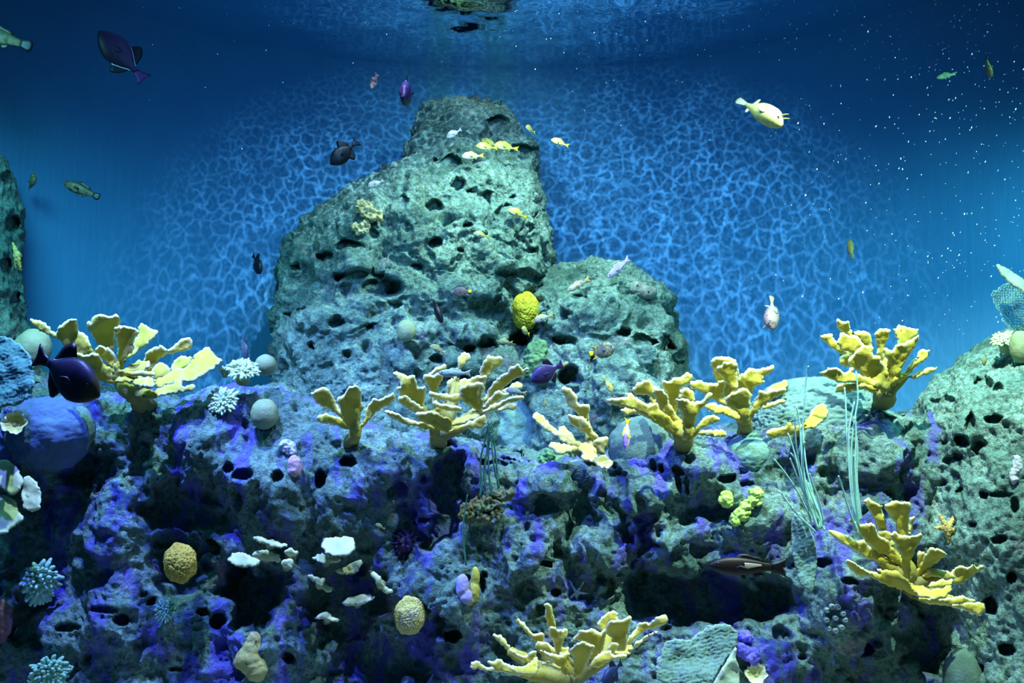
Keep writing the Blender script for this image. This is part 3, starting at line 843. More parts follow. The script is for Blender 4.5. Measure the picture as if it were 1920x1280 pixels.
elkhorn('yellow antler coral with tall double leaf right of the tower', (980, 640), 3.688, (1530, 540), (1540, 650), [
    (U, .08, [(1450, 470), (1390, 350), (1340, 290), (1310, 200), (1300, 140), (1350, 105), (1420, 105), (1475, 130), (1480, 180), (1500, 230), (1500, 300), (1500, 460)]),
    (U, .02, [(1440, 320), (1390, 260), (1330, 185), (1390, 150), (1450, 135), (1480, 160), (1490, 240), (1490, 320)]),
    (U, .06, [(1490, 460), (1490, 260), (1560, 180), (1600, 195), (1680, 180), (1745, 175), (1720, 220), (1650, 260), (1680, 280), (1600, 310), (1550, 450)]),
    (U, .03, [(1420, 450), (1300, 390), (1240, 350), (1160, 310), (1150, 280), (1220, 270), (1290, 290), (1350, 290), (1400, 265), (1400, 310), (1390, 370), (1460, 440)]),
    (U, -.10, [(1530, 580), (1480, 480), (1410, 450), (1400, 390), (1470, 350), (1540, 315), (1590, 370), (1570, 430), (1560, 560)]),
    (U, -.04, [(1530, 550), (1600, 440), (1640, 340), (1680, 350), (1740, 340), (1830, 320), (1810, 360), (1720, 400), (1640, 460), (1570, 540)]),
    (.9, -.02, [(1680, 350), (1740, 300), (1830, 260), (1835, 320), (1770, 345)]),
    (.2, -.04, [(1620, 460), (1730, 420), (1820, 385), (1810, 430), (1720, 455)]),
    (V0, -.06, [(1520, 560), (1400, 510), (1300, 480), (1230, 440), (1300, 430), (1370, 440), (1430, 460), (1530, 510)])],
    [([(1510, 440), (1530, 540), (1540, 650)], [11, 13, 15])], lift=.10)

elkhorn('small low yellow coral with one bright leaf beside the maze-patterned dome', (1420, 580), 5.333, (420, 1180), (400, 1250), [
    (.9, .0, [(430, 1180), (500, 1090), (560, 1000), (640, 950), (690, 955), (710, 1020), (680, 1090), (600, 1160), (520, 1190)]),
    (V0, -.02, [(80, 1240), (160, 1190), (230, 1190), (290, 1170), (310, 1110), (340, 1140), (330, 1180), (440, 1150), (500, 1160), (420, 1220), (300, 1260), (150, 1280)])],
    [([(480, 1170), (420, 1200), (400, 1250)], [6, 7, 8])], Yb=4.70)

elkhorn('yellow antler coral standing alone against the blue water at the right', (1420, 580), 5.333, (1270, 780), (1270, 900), [
    (U, .10, [(850, 450), (740, 380), (670, 310), (620, 260), (690, 245), (740, 235), (770, 300), (830, 340), (890, 430)]),
    (U, .05, [(1100, 620), (960, 440), (850, 410), (790, 330), (830, 230), (900, 260), (1000, 260), (1040, 310), (1060, 370), (1050, 440), (1150, 600)]),
    (U, .14, [(970, 300), (870, 240), (810, 190), (790, 100), (850, 120), (920, 130), (920, 190), (1000, 260)]),
    (U, .12, [(1070, 480), (1030, 290), (950, 230), (1040, 215), (1120, 240), (1150, 330), (1140, 480)]),
    (U, -.06, [(1270, 860), (1150, 720), (1050, 640), (960, 580), (900, 510), (960, 440), (1060, 370), (1160, 360), (1150, 460), (1230, 470), (1250, 540), (1300, 620), (1330, 780)]),
    (V0, .04, [(980, 590), (850, 550), (810, 490), (860, 450), (930, 460), (1000, 560)]),
    (U, .06, [(1230, 600), (1190, 330), (1175, 240), (1240, 190), (1330, 205), (1310, 280), (1260, 390), (1270, 600)]),
    (U, -.02, [(1290, 800), (1310, 560), (1260, 400), (1290, 380), (1330, 420), (1400, 360), (1500, 330), (1560, 290), (1610, 250), (1600, 330), (1540, 430), (1440, 570), (1370, 780)]),
    (.1, .08, [(1420, 420), (1370, 210), (1420, 155), (1480, 180), (1610, 190), (1600, 250), (1540, 320), (1480, 420)]),
    (U, -.10, [(1240, 800), (1050, 740), (850, 720), (720, 690), (600, 640), (690, 610), (720, 580), (800, 600), (880, 640), (960, 575), (970, 640), (1080, 680), (1240, 730)]),
    (V0, -.10, [(1200, 820), (1050, 800), (900, 825), (780, 825), (780, 770), (860, 740), (960, 745), (1100, 750), (1200, 780)]),
    (V0, -.04, [(1310, 780), (1400, 650), (1490, 610), (1560, 500), (1600, 490), (1600, 420), (1660, 400), (1720, 400), (1725, 450), (1660, 510), (1570, 590), (1480, 670), (1360, 770)]),
    (V0, .0, [(1480, 690), (1560, 650), (1680, 590), (1800, 580), (1780, 620), (1680, 650), (1600, 680)]),
    (.3, -.05, [(1290, 680), (1230, 500), (1230, 430), (1270, 430), (1310, 530), (1330, 680)])],
    [([(1230, 600), (1270, 760), (1270, 900)], [16, 20, 22]), ([(1480, 660), (1370, 760), (1290, 830)], [8, 11, 15]), ([(1080, 740), (1180, 790), (1260, 840)], [9, 11, 14]), ([(880, 420), (1020, 560), (1160, 720)], [8, 10, 12], [.1, .06, 0])], lift=.14)

elkhorn('yellow antler coral low on the right beside the orange sea star', (1540, 920), 5.119, (830, 800), (900, 960), [
    (U, .10, [(590, 480), (500, 250), (440, 150), (410, 90), (450, 70), (510, 120), (580, 130), (580, 200), (620, 240), (620, 400), (660, 500)]),
    (U, .08, [(740, 480), (720, 320), (680, 250), (610, 180), (620, 140), (670, 100), (760, 110), (850, 105), (850, 180), (840, 280), (820, 480)]),
    (V0, .12, [(830, 420), (850, 260), (890, 240), (880, 310), (860, 420)]),
    (U, .0, [(770, 740), (640, 620), (540, 590), (460, 520), (380, 430), (340, 360), (270, 290), (280, 270), (340, 320), (400, 330), (470, 300), (510, 320), (540, 420), (620, 470), (700, 560), (800, 680)]),
    (V0, -.02, [(740, 790), (600, 700), (440, 650), (330, 570), (210, 510), (110, 440), (80, 390), (120, 380), (200, 410), (260, 430), (340, 490), (410, 465), (430, 500), (560, 600), (760, 720)]),
    (U, -.10, [(800, 840), (770, 640), (720, 520), (650, 420), (700, 395), (800, 430), (880, 440), (965, 395), (950, 480), (880, 600), (850, 680), (850, 840)]),
    (V0, .02, [(650, 480), (540, 420), (550, 380), (640, 380), (690, 460)]),
    (U, .0, [(870, 830), (960, 690), (1000, 600), (1040, 540), (1120, 560), (1200, 610), (1150, 660), (1060, 710), (1000, 770), (920, 830)]),
    (U, .05, [(920, 740), (930, 580), (1000, 590), (1000, 640), (960, 740)]),
    (V0, -.02, [(960, 800), (1040, 740), (1140, 760), (1260, 790), (1280, 840), (1200, 840), (1080, 810), (980, 830)]),
    (U, .0, [(1220, 890), (1250, 770), (1330, 720), (1420, 730), (1460, 680), (1480, 735), (1560, 715), (1550, 760), (1420, 830), (1300, 900)]),
    (U, -.16, [(940, 1010), (760, 950), (600, 890), (500, 840), (300, 780), (240, 700), (250, 670), (310, 680), (420, 760), (560, 800), (530, 740), (620, 770), (720, 760), (780, 820), (880, 890), (960, 960)]),
    (TP, -.26, [(930, 1010), (880, 940), (850, 900), (960, 915), (1040, 950), (1150, 935), (1240, 900), (1250, 950), (1190, 1030), (1100, 1040)]),
    (V0, -.22, [(940, 1050), (950, 1020), (1190, 1040), (1270, 1010), (1380, 1020), (1480, 1040), (1440, 1070), (1280, 1090), (1120, 1095)]),
    (.2, -.20, [(1240, 1090), (1400, 1080), (1550, 1070), (1580, 1150), (1520, 1200), (1420, 1160), (1300, 1120)]),
    (.3, -.10, [(1000, 930), (1040, 890), (1120, 860), (1270, 850), (1240, 900), (1140, 935)])],
    [([(760, 640), (830, 800), (900, 960)], [15, 18, 20]), ([(620, 430), (760, 620)], [8, 12], [.1, .02]), ([(1240, 860), (1060, 850), (880, 880)], [8, 10, 14]), ([(1260, 1060), (1060, 1020), (900, 960)], [9, 12, 16], [-.18, -.14, 0]), ([(560, 670), (680, 740), (830, 840)], [10, 14, 16])], lift=.22)

elkhorn('wide yellow antler coral at the bottom edge under the dark cave', (870, 1110), 4.923, (950, 740), (960, 900), [
    (U, .12, [(790, 420), (760, 220), (740, 120), (770, 90), (810, 130), (830, 220), (850, 420)]),
    (U, .02, [(860, 620), (810, 430), (770, 350), (800, 310), (880, 345), (965, 340), (960, 390), (920, 440), (900, 620)]),
    (V0, .06, [(690, 500), (600, 390), (520, 310), (470, 240), (490, 225), (530, 270), (590, 330), (650, 390), (740, 375), (740, 410), (740, 500)]),
    (V0, .0, [(880, 600), (740, 530), (640, 490), (680, 450), (760, 460), (830, 510), (900, 570)]),
    (V0, .04, [(440, 580), (340, 480), (260, 400), (340, 395), (380, 440), (430, 530)]),
    (V0, -.04, [(660, 680), (520, 610), (430, 560), (410, 510), (470, 540), (540, 590), (600, 570), (660, 530), (660, 590), (690, 670)]),
    (V0, -.12, [(300, 740), (150, 710), (60, 690), (60, 640), (130, 640), (200, 690), (300, 710)]),
    (V0, -.14, [(540, 770), (380, 740), (290, 720), (215, 630), (270, 635), (330, 610), (380, 660), (470, 680), (540, 730)]),
    (.9, -.18, [(660, 770), (520, 760), (440, 730), (420, 690), (520, 690), (600, 660), (670, 600), (685, 610), (680, 720)]),
    (U, -.12, [(930, 760), (820, 620), (760, 590), (690, 530), (780, 560), (850, 580), (900, 590), (960, 550), (975, 570), (940, 640), (960, 750)]),
    (.5, -.08, [(900, 640), (870, 540), (890, 500), (970, 510), (960, 580)]),
    (U, -.16, [(1020, 770), (1010, 620), (970, 540), (1040, 470), (1120, 465), (1210, 490), (1180, 550), (1150, 640), (1080, 770)]),
    (U, .0, [(1170, 620), (1150, 470), (1060, 440), (980, 440), (1040, 390), (1060, 350), (1130, 350), (1200, 340), (1250, 380), (1310, 345), (1300, 430), (1250, 620)]),
    (U, .0, [(1420, 540), (1370, 430), (1320, 370), (1310, 300), (1380, 260), (1460, 260), (1530, 215), (1545, 250), (1520, 330), (1490, 540)]),
    (.2, .12, [(1290, 420), (1220, 300), (1300, 210), (1380, 160), (1420, 210), (1420, 280), (1370, 420)]),
    (V0, .02, [(1440, 540), (1560, 380), (1600, 300), (1670, 270), (1700, 300), (1780, 230), (1860, 210), (1880, 270), (1820, 310), (1700, 350), (1600, 400), (1500, 540)]),
    (V0, -.02, [(1500, 540), (1650, 420), (1730, 370), (1820, 330), (1740, 390), (1640, 460), (1540, 550)]),
    (TP, -.12, [(1350, 590), (1360, 540), (1430, 490), (1550, 465), (1560, 540), (1510, 580)]),
    (V0, -.10, [(1150, 680), (1250, 560), (1350, 540), (1380, 580), (1510, 580), (1490, 610), (1350, 630), (1230, 700)]),
    (V0, -.16, [(900, 710), (720, 670), (710, 640), (780, 640), (880, 680)]),
    (V0, -.06, [(1330, 560), (1340, 480), (1400, 455), (1430, 490), (1380, 560)])],
    [([(880, 560), (960, 740), (960, 900)], [12, 18, 22]), ([(700, 480), (800, 600), (920, 740)], [8, 11, 15]), ([(420, 540), (620, 680), (900, 790)], [8, 11, 16], [0, -.03, 0]), ([(520, 740), (720, 770), (930, 800)], [10, 13, 18], [-.12, -.08, 0]), ([(1460, 520), (1240, 640), (1010, 780)], [9, 13, 18]), ([(1210, 560), (1110, 690), (1000, 780)], [9, 12, 15]), ([(1330, 400), (1300, 560), (1180, 680)], [7, 9, 12], [.1, .02, 0])], lift=.18)

# ------------------------------------------------------------------ thin plate corals
CR = (CREAM, CREAMRIM, CREAM * .8)


def plates(label, origin, sc, items, lift=.14, group='pale plate corals on the reef face', cols=CR, back=.28):
    T = lambda p: (origin[0] + p[0] / sc, origin[1] + p[1] / sc)
    allp = np.array([T(p) for it in items for p in it[2]]); c = allp.mean(0)
    ys = [surf(*T(p)) for it in items for p in it[2]]
    Y0 = float(np.percentile(ys, 25)) - lift
    rl = P(c[0], c[1], Y0 + .1)
    root = tag(empty('plate_coral', rl), label, 'coral', group)
    for i, (s, dy, pts) in enumerate(items):
        px = [T(p) for p in pts]; m = np.mean(px, 0)
        o = slab('plate', px, Y0 + dy, s, (m[0], m[1]), MCORAL, None, thick=2.6, seed=i * 5 + len(label), cols=cols, rimw=4, wav=.03, rag=1.8)
        mb = MB()
        ye = max(surf(m[0], m[1]), Y0 + dy) + .06
        limb(mb, [(m[0], m[1] + 1), (m[0] + 1, m[1] + 5)], [Y0 + dy + .01, ye], [7, 10], col=cols[2] * .6, col2=cols[2])
        st = mb.build('stem', MCORAL)
        for q in (o, st):
            set_co(q.data, get_co(q.data) - rl); q.parent = root
    return root


plates('pale yellow plate coral over the dark hollow left of centre, low on the reef', (400, 980), 4.267, [
    (TP, -.03, [(105, 300), (150, 250), (240, 235), (300, 260), (375, 305), (350, 340), (260, 355), (180, 350)]),
    (TP, .03, [(310, 115), (380, 110), (460, 140), (530, 160), (590, 170), (590, 195), (530, 200), (440, 180), (360, 150)]),
    (.3, .02, [(570, 225), (620, 205), (680, 230), (650, 260), (590, 260)]),
    (.4, -.02, [(540, 320), (580, 290), (625, 280), (640, 330), (620, 370), (570, 350)]),
    (-.2, .06, [(300, 250), (420, 210), (520, 260), (540, 320), (440, 300), (340, 300)])])
plates('tiered pale plate coral of many small shelves over the big dark cave', (400, 980), 4.267, [
    (TP, -.05, [(860, 180), (890, 125), (1000, 115), (1110, 110), (1140, 195), (1080, 260), (980, 270), (900, 230)]),
    (.8, -.03, [(790, 285), (830, 255), (890, 250), (900, 290), (1050, 280), (1000, 310), (880, 325)]),
    (.5, .0, [(960, 390), (1060, 350), (1120, 320), (1180, 285), (1195, 320), (1140, 400), (1060, 410)]),
    (.3, .0, [(745, 420), (790, 415), (850, 450), (920, 510), (970, 520), (920, 555), (860, 520), (810, 470)]),
    (.0, -.02, [(1245, 385), (1270, 385), (1340, 430), (1370, 510), (1435, 540), (1425, 570), (1370, 560), (1300, 480)]),
    (.8, -.02, [(1030, 640), (1090, 600), (1190, 575), (1300, 590), (1240, 630), (1160, 660), (1060, 660)]),
    (.5, .0, [(795, 765), (850, 735), (905, 705), (930, 740), (1015, 765), (990, 790), (930, 780), (860, 760)])])
plates('three overlapping cream plate corals cut off by the left edge', (0, 740), 4.571, [
    (.5, .0, [(-60, 570), (0, 560), (60, 560), (130, 610), (175, 680), (200, 760), (160, 820), (100, 860), (50, 820), (-60, 740)]),
    (.3, .02, [(190, 720), (250, 690), (310, 750), (350, 850), (340, 990), (260, 1000), (200, 960), (190, 880)]),
    (.6, -.04, [(-60, 860), (70, 870), (130, 920), (160, 1000), (205, 1060), (150, 1110), (90, 1140), (60, 1180), (-60, 1210)])], lift=.26)


def cup(label, px, py, r, tilt, col, rimc, off=-.05, seed=0, group='cup corals'):
    """open frilled bowl facing the viewer a little upward"""
    Y = surf(px, py) + off; c = P(px, py, Y); R = r / FPX * Y
    nrm = Vector(tilt).normalized(); a = nrm.orthogonal().normalized(); b = nrm.cross(a)
    nu, nv = 9, 44
    V, C = [], []
    for side in (1, -1):
        for i in range(nu):
            u = i / (nu - 1)
            for j in range(nv):
                t = 2 * math.pi * j / nv
                q = np.array([[math.cos(t) * 1.7 + seed, math.sin(t) * 1.7, u]])
                fr = 1 + u * .30 * float(perlin(q * 1.6)[0])
                rr = R * (.12 + .9 * u) * fr
                h = R * (.75 * (u ** 1.6) - .55) + u * R * .18 * float(perlin(q * 2.3 + 9)[0])
                th = .004 * side if u < .99 else 0
                p = Vector(c) + (a * math.cos(t) + b * math.sin(t)) * rr + nrm * (h + th)
                V.append(tuple(p)); k = sstep(.6, 1, u)
                C.append(tuple(np.array(col) * (1 - k) + np.array(rimc) * k))
    n1 = nu * nv
    F = grid_faces(nu, nv, True)
    F += [tuple(reversed([i + n1 for i in f])) for f in F[:]]
    for j in range(nv):
        F.append(((nu - 1) * nv + j, (nu - 1) * nv + (j + 1) % nv, n1 + (nu - 1) * nv + (j + 1) % nv, n1 + (nu - 1) * nv + j))
    V = np.array(V); root = tag(empty('cup_coral', c), label, 'coral', group)
    mesh_obj('bowl', V - c, F, MCORAL, root, attr={'Col': np.array(C)})
    mb = MB(); e = P(px, py + r * .2, max(surf(px, py), Y + .05) + .05)
    VV, FF = tube([np.array(c) - np.array(nrm) * R * .45, (np.array(c) - np.array(nrm) * R * .6) * .5 + e * .5, e], [R * .25, R * .3, R * .4], 10)
    mb.add(np.array(VV) - c, FF, [tuple(np.array(col) * .7)] * len(VV)); mb.build('stem', MCORAL, root)
    return root


cup('cream frilled cup coral in front of the blue dome at the left', 27, 793, 23, (.25, -1, .35), (.42, .38, .12), (.72, .74, .48), seed=3, off=-.26)
cup('cream frilled cup coral at the bottom edge beside the pale sea fan', 1418, 1264, 20, (-.2, -1, .5), (.55, .55, .26), (.74, .78, .48), seed=8)

# ------------------------------------------------------------------ domes, balls, sponges
def uvell(c, rx, ry, rz, nu=40, nv=64, disp=None):
    """ellipsoid points + faces, disp(unit points)->relative bulge"""
    U_ = []
    for i in range(1, nu):
        a = math.pi * i / nu
        for j in range(nv):
            t = 2 * math.pi * j / nv
            U_.append((math.sin(a) * math.cos(t), math.sin(a) * math.sin(t), math.cos(a)))
    U_.append((0, 0, 1)); U_.append((0, 0, -1))
    U_ = np.array(U_)
    k = 1 + (disp(U_) if disp else 0)
    V = np.asarray(c) + U_ * np.array([rx, ry, rz]) * np.asarray(k).reshape(-1, 1)
    n = nu - 1
    F = [tuple(reversed(f)) for f in grid_faces(n, nv, True)]
    F = grid_faces(n, nv, True)
    F = [tuple(reversed(f)) for f in F]
    a, b = n * nv, n * nv + 1
    for j in range(nv):
        F.append((a, j, (j + 1) % nv)); F.append((b, (n - 1) * nv + (j + 1) % nv, (n - 1) * nv + j))
    return V, F


def lump(name, label, cat, px, py, rx, ry, mat, off=0.0, ydepth=None, disp=None, group=None, Y=None, rot=0.0, nu=40, nv=64):
    Y = (surf(px, py) if Y is None else Y) + off
    c = P(px, py, Y); s = Y / FPX
    V, F = uvell((0, 0, 0), rx * s, (ydepth if ydepth else min(rx, ry)) * s, ry * s, nu, nv, disp)
    if rot:
        ca, sa = math.cos(rot), math.sin(rot)
        V = np.stack([V[:, 0] * ca - V[:, 2] * sa, V[:, 1], V[:, 0] * sa + V[:, 2] * ca], 1)
    o = mesh_obj(name, V, F, mat); o.location = c
    return tag(o, label, cat, group)


def d_soft(seed, a=.06, f=1.6): return lambda u: a * fbm(u * f + seed, 3)
def d_ridge(seed, a=.03, k=20): return lambda u: .05 * fbm(u * 1.5 + seed, 2) + a * np.sin(u[:, 2] * k + 2.4 * perlin(u * 3 + seed) * 3 + u[:, 0] * 4)
def d_maze(seed, f=7, a=.05): return lambda u: .06 * fbm(u * 1.4 + seed, 2) + a * (1 - 2.2 * np.abs(perlin(u * np.array([f * .6, f, f]) + seed)))
def d_cell(seed, f=6, a=.10):
    def g(u):
        f1, _ = worley(u * f + seed)
        return a * sstep(.1, .55, f1) - a * .5 + .10 * fbm(u * 1.7 + seed, 2)
    return g


MBALL = speckle_mat('ball_coral_skin', [(.3, (.20, .26, .13)), (.7, (.32, .37, .20))], 9, .35, 120)
MDOME = speckle_mat('dome_coral_skin', [(.3, (.07, .14, .12)), (.7, (.17, .27, .22))], 7, .5, 90)
MDOMEB = speckle_mat('blue_dome_skin', [(.35, (.05, .11, .14)), (.55, (.08, .13, .26)), (.75, (.12, .24, .26))], 4, .5, 90)
MSHEET = speckle_mat('sheet_coral_skin', [(.3, (.11, .24, .21)), (.7, (.24, .42, .35))], 7, 1.0, 60)
MMAZE = speckle_mat('maze_coral_skin', [(.3, (.09, .19, .17)), (.7, (.20, .33, .29))], 8, .4, 80)
MYEL = speckle_mat('honeycomb_yellow', [(.3, (.44, .35, .02)), (.7, (.62, .52, .04))], 12, .3, 90)
MORG = speckle_mat('honeycomb_orange', [(.3, (.50, .30, .05)), (.7, (.66, .48, .08))], 9, .4, 90)
MYELV = speckle_mat('honeycomb_pale', [(.35, (.62, .50, .06)), (.6, (.62, .52, .22)), (.75, (.48, .42, .55))], 7, .4, 90)
MLIME = speckle_mat('lime_skin', [(.3, (.36, .62, .06)), (.7, (.60, .80, .20))], 16, .4, 70)
MTAN = speckle_mat('tan_crust', [(.3, (.45, .36, .14)), (.7, (.72, .62, .34))], 20, .5, 70)
MSPONGE = speckle_mat('pale_sponge_skin', [(.3, (.42, .36, .18)), (.6, (.50, .42, .12)), (.8, (.46, .42, .30))], 7, .3, 90)
MPINK = speckle_mat('pink_sponge_skin', [(.3, (.48, .22, .30)), (.7, (.62, .40, .46))], 9, .4, 80)
MMAROON = speckle_mat('maroon_sponge_skin', [(.3, (.20, .07, .10)), (.7, (.32, .14, .17))], 9, .4, 80)
MVIOLET = speckle_mat('violet_sponge_skin', [(.3, (.12, .08, .62)), (.7, (.24, .20, .85))], 10, .5, 70)
MGREEN = speckle_mat('green_sponge_skin', [(.3, (.06, .18, .09)), (.7, (.16, .27, .10))], 8, .5, 70)
MLILAC = speckle_mat('lilac_crust', [(.3, (.42, .46, .52)), (.7, (.60, .58, .66))], 14, .5, 70)
MGREYP = speckle_mat('grey_pink_crust', [(.3, (.15, .19, .165)), (.7, (.26, .25, .22))], 12, .4, 70)
MORED = speckle_mat('orange_red_skin', [(.3, (.17, .07, .05)), (.5, (.16, .15, .06)), (.7, (.12, .20, .12))], 9, .5, 60)
MDARK = speckle_mat('dark_urchin_skin', [(.3, (.03, .02, .06)), (.7, (.10, .05, .12))], 14, .4, 60)
MPIT, N_, L_, B_ = newmat('dark_pore', .9, .1); B_.inputs['Base Color'].default_value = (.03, .05, .05, 1)


def pores(root, spots, r):
    """small openings on a sponge: shallow dark dimples set on its surface"""
    for (px, py) in spots:
        c = np.array(root.location)
        dep = min(v.co.y for v in root.data.vertices if abs(v.co.x + c[0] - P(px, py, c[1])[0]) < r * 2.5e-3 * 1.5 and abs(v.co.z + c[2] - P(px, py, c[1])[2]) < r * 2.5e-3 * 1.5) if True else 0
        yy = c[1] + dep
        V, F = uvell((0, 0, 0), r / FPX * yy, .004, r / FPX * yy, 10, 16)
        o = mesh_obj('pore', np.array(V) + P(px, py, yy) - c, F, MPIT, root)


ba = lump('ball_coral', 'smooth olive ball coral with two dimples on the left ledge', 'coral', 496, 776, 26, 29, MBALL, -.06, disp=d_soft(3, .05))
ba = lump('ball_coral', 'green ball coral beside the upper anemone at the foot of the tower', 'coral', 498, 684, 20, 20, MBALL, -.03, disp=d_soft(5, .03), Y=5.0)
ba = lump('ball_coral', 'grey-green ball coral hanging on the middle of the tower', 'coral', 761, 620, 18, 21, MBALL, -.05, disp=d_soft(8, .06))
lump('ball_coral', 'tan ball coral on the boulder cut by the right edge', 'coral', 1914, 650, 21, 31, MBALL, 0, disp=d_soft(12, .04), Y=4.72, ydepth=20)
lump('dome_coral', 'smooth olive dome coral between the rock column and the yellow coral at left', 'coral', 60, 655, 34, 40, MBALL, 0, disp=d_soft(15, .05), Y=4.95, rot=-.4)
lump('dome_coral', 'big rounded blue-lit dome coral below the large black fish', 'coral', 92, 812, 78, 68, MDOMEB, .05, disp=lambda u: .10 * fbm(u * 1.4 + 2, 3) + .03 * fbm(u * 10, 4), ydepth=66, nu=70, nv=100)
lump('dome_coral', 'small green dome coral joined to the right of the blue dome', 'coral', 146, 806, 30, 44, MDOME, -.05, disp=lambda u: .08 * fbm(u * 1.6 + 4, 3) + .02 * fbm(u * 9, 3), ydepth=36)
lump('dome_coral', 'flat round grey dome coral with a yellow and violet fish in front', 'coral', 1200, 836, 62, 54, MDOME, .0, disp=lambda u: .05 * fbm(u * 1.5 + 6, 2) + .012 * np.sin(u[:, 2] * 30 + 3 * perlin(u * 2)) + .035 * fbm(u * 7, 3), ydepth=32, rot=.35)
lump('dome_coral', 'pale rough dome coral under the tall double-leaved yellow coral', 'coral', 1405, 852, 46, 40, MSHEET, .03, disp=lambda u: .10 * fbm(u * 1.7 + 9, 3) + .03 * fbm(u * 13, 3), ydepth=34, nu=70, nv=100)
lump('dome_coral', 'dark green dome coral standing at the bottom edge below the boulder', 'coral', 1806, 1275, 36, 58, MDOME, -.04, disp=d_ridge(11, .014, 50), ydepth=36)
lump('maze_coral', 'broad maze-patterned dome coral behind the sea whips', 'coral', 1530, 800, 130, 92, MMAZE, 0, disp=d_maze(3, 14, .045), ydepth=80, Y=5.08, nu=150, nv=230)
lump('sheet_coral', 'broad finely pimpled sheet coral at the lower right foot of the tower', 'coral', 1172, 748, 88, 100, MSHEET, .12, disp=lambda u: .16 * fbm(u * 1.6 + 4, 3) + .022 * fbm(u * np.array([16, 16, 24]) + 2, 3), ydepth=60, Y=5.78, nu=90, nv=130)
lump('sheet_coral', 'finely pimpled sheet coral between the two middle yellow corals', 'coral', 1000, 806, 84, 80, MSHEET, .10, disp=lambda u: .18 * fbm(u * 1.8 + 14, 3) + .06 * fbm(u * np.array([10, 10, 13]) + 5, 3), ydepth=46, Y=5.84, nu=80, nv=110)
lump('honeycomb_coral', 'bright yellow honeycomb coral in a dark hollow of the tower', 'coral', 985, 583, 25, 33, MYEL, -.10, disp=d_cell(2, 10, .17), ydepth=22, nu=90, nv=120, group='honeycomb lumps')
lump('honeycomb_coral', 'orange-yellow honeycomb coral in the dark hollow at lower left', 'coral', 338, 1055, 28, 34, MORG, -.12, disp=d_cell(5, 9, .16), ydepth=26, nu=90, nv=120, Y=4.76, group='honeycomb lumps', rot=.2)
lump('honeycomb_coral', 'yellow and mauve honeycomb coral beside the big dark cave, low centre', 'coral', 768, 1154, 27, 33, MYELV, -.10, disp=d_cell(8, 9.5, .15), ydepth=24, nu=90, nv=120, Y=4.86, group='honeycomb lumps')


def blob(name, label, cat, balls, mat, voxel=.004, off=-.02, rough=.012, f=22, group=None, Y=None):
    """fused rounded lumps -> one body"""
    Yb = np.median([surf(b[0], b[1]) for b in balls]) if Y is None else Y
    sh = []
    for k, b in enumerate(balls):
        rx, ry = (b[2], b[3]) if len(b) > 3 else (b[2], b[2])
        yy = Yb + off; s = yy / FPX
        sh.append(uvell(P(b[0], b[1], yy), rx * s, min(rx, ry) * s * .8, ry * s, 20, 30))
    o = rock_from(name, sh, voxel, mat, 2)
    co = get_co(o.data); no = get_no(o.data)
    co = co + no * (rough * (fbm(co * f, 3) + .5 * (1 - 2 * np.abs(perlin(co * f * 1.3)))))[:, None]
    c = co.mean(0); set_co(o.data, co - c); o.location = c
    return tag(o, label, cat, group)


sp = blob('sponge', 'pale yellow pear-shaped sponge at the bottom left of centre', 'sponge', [(476, 1202, 13, 18), (473, 1216, 18, 18), (467, 1234, 25, 22), (474, 1246, 24, 20), (480, 1256, 20, 20), (456, 1240, 17, 15), (484, 1266, 13, 12)], MSPONGE, rough=.004)
pores(sp, [(480, 1202), (462, 1244)], 2)
lm = blob('lime_coral', 'bright lime-green lumpy coral climbing the rock right of centre', 'coral', [(1417, 926, 12), (1414, 938, 12), (1404, 946, 11), (1397, 953, 11), (1388, 964, 12), (1379, 974, 11), (1394, 968, 9)], MLIME, .003, rough=.010, f=40)
blob('lime_coral', 'small round lime-green coral left of the lumpy one', 'coral', [(1362, 936, 13, 15)], MLIME, .003, rough=.007, f=40)
blob('tan_sponge', 'tan frilly sponge on the left shoulder of the tower', 'sponge', [(684, 392, 13), (697, 402, 13), (707, 404, 9), (676, 386, 9), (690, 388, 9)], MTAN, .004, rough=.02, f=34)
blob('tan_sponge', 'low tan sponge below the frilly one on the tower shoulder', 'sponge', [(670, 428, 12, 8), (684, 425, 10, 9), (676, 434, 8, 6)], MTAN, .004, rough=.016, f=34)
gp = blob('crust_sponge', 'flat grey-pink sponge on top of the lower right shoulder of the tower', 'sponge', [(1193, 540, 20, 13), (1215, 548, 18, 13), (1202, 546, 16, 12)], MGREYP, .004, off=.0, rough=.004)
pores(gp, [(1195, 535), (1184, 546), (1216, 547)], 2)
blob('pink_sponge', 'pink oval sponge on the blue rock left of centre', 'sponge', [(552, 873, 14, 20)], MPINK, .004, rough=.006)
blob('pink_sponge', 'pale pink sponge knob just above the pink oval one', 'sponge', [(538, 838, 14, 12), (545, 846, 9)], MLILAC, .004, rough=.012, f=34)
blob('maroon_sponge', 'dark maroon sponge cut off by the left edge', 'sponge', [(4, 1165, 17, 38)], MMAROON, .004, rough=.01, off=-.06)
vs = blob('tube_sponge', 'violet-lit and yellow two-lobed sponge low in the middle', 'sponge', [(867, 1098, 12, 22), (874, 1118, 12, 14)], MVIOLET, .003, rough=.003)
vs.data.materials[0] = speckle_mat('violet_lit_skin', [(.3, (.30, .24, .58)), (.7, (.48, .40, .60))], 9, .3, 80)  # violet light on this lobe put into its skin colour
vy = blob('tube_sponge', 'tall yellow lobe of sponge right of the violet-lit lobe, low in the middle', 'sponge', [(891, 1082, 8, 20), (889, 1108, 10, 20), (880, 1124, 10, 10)], MYELV, .003, rough=.003)
vy.data.materials[0] = speckle_mat('yellow_lobe_skin', [(.3, (.42, .36, .05)), (.7, (.56, .48, .10))], 9, .3, 80)
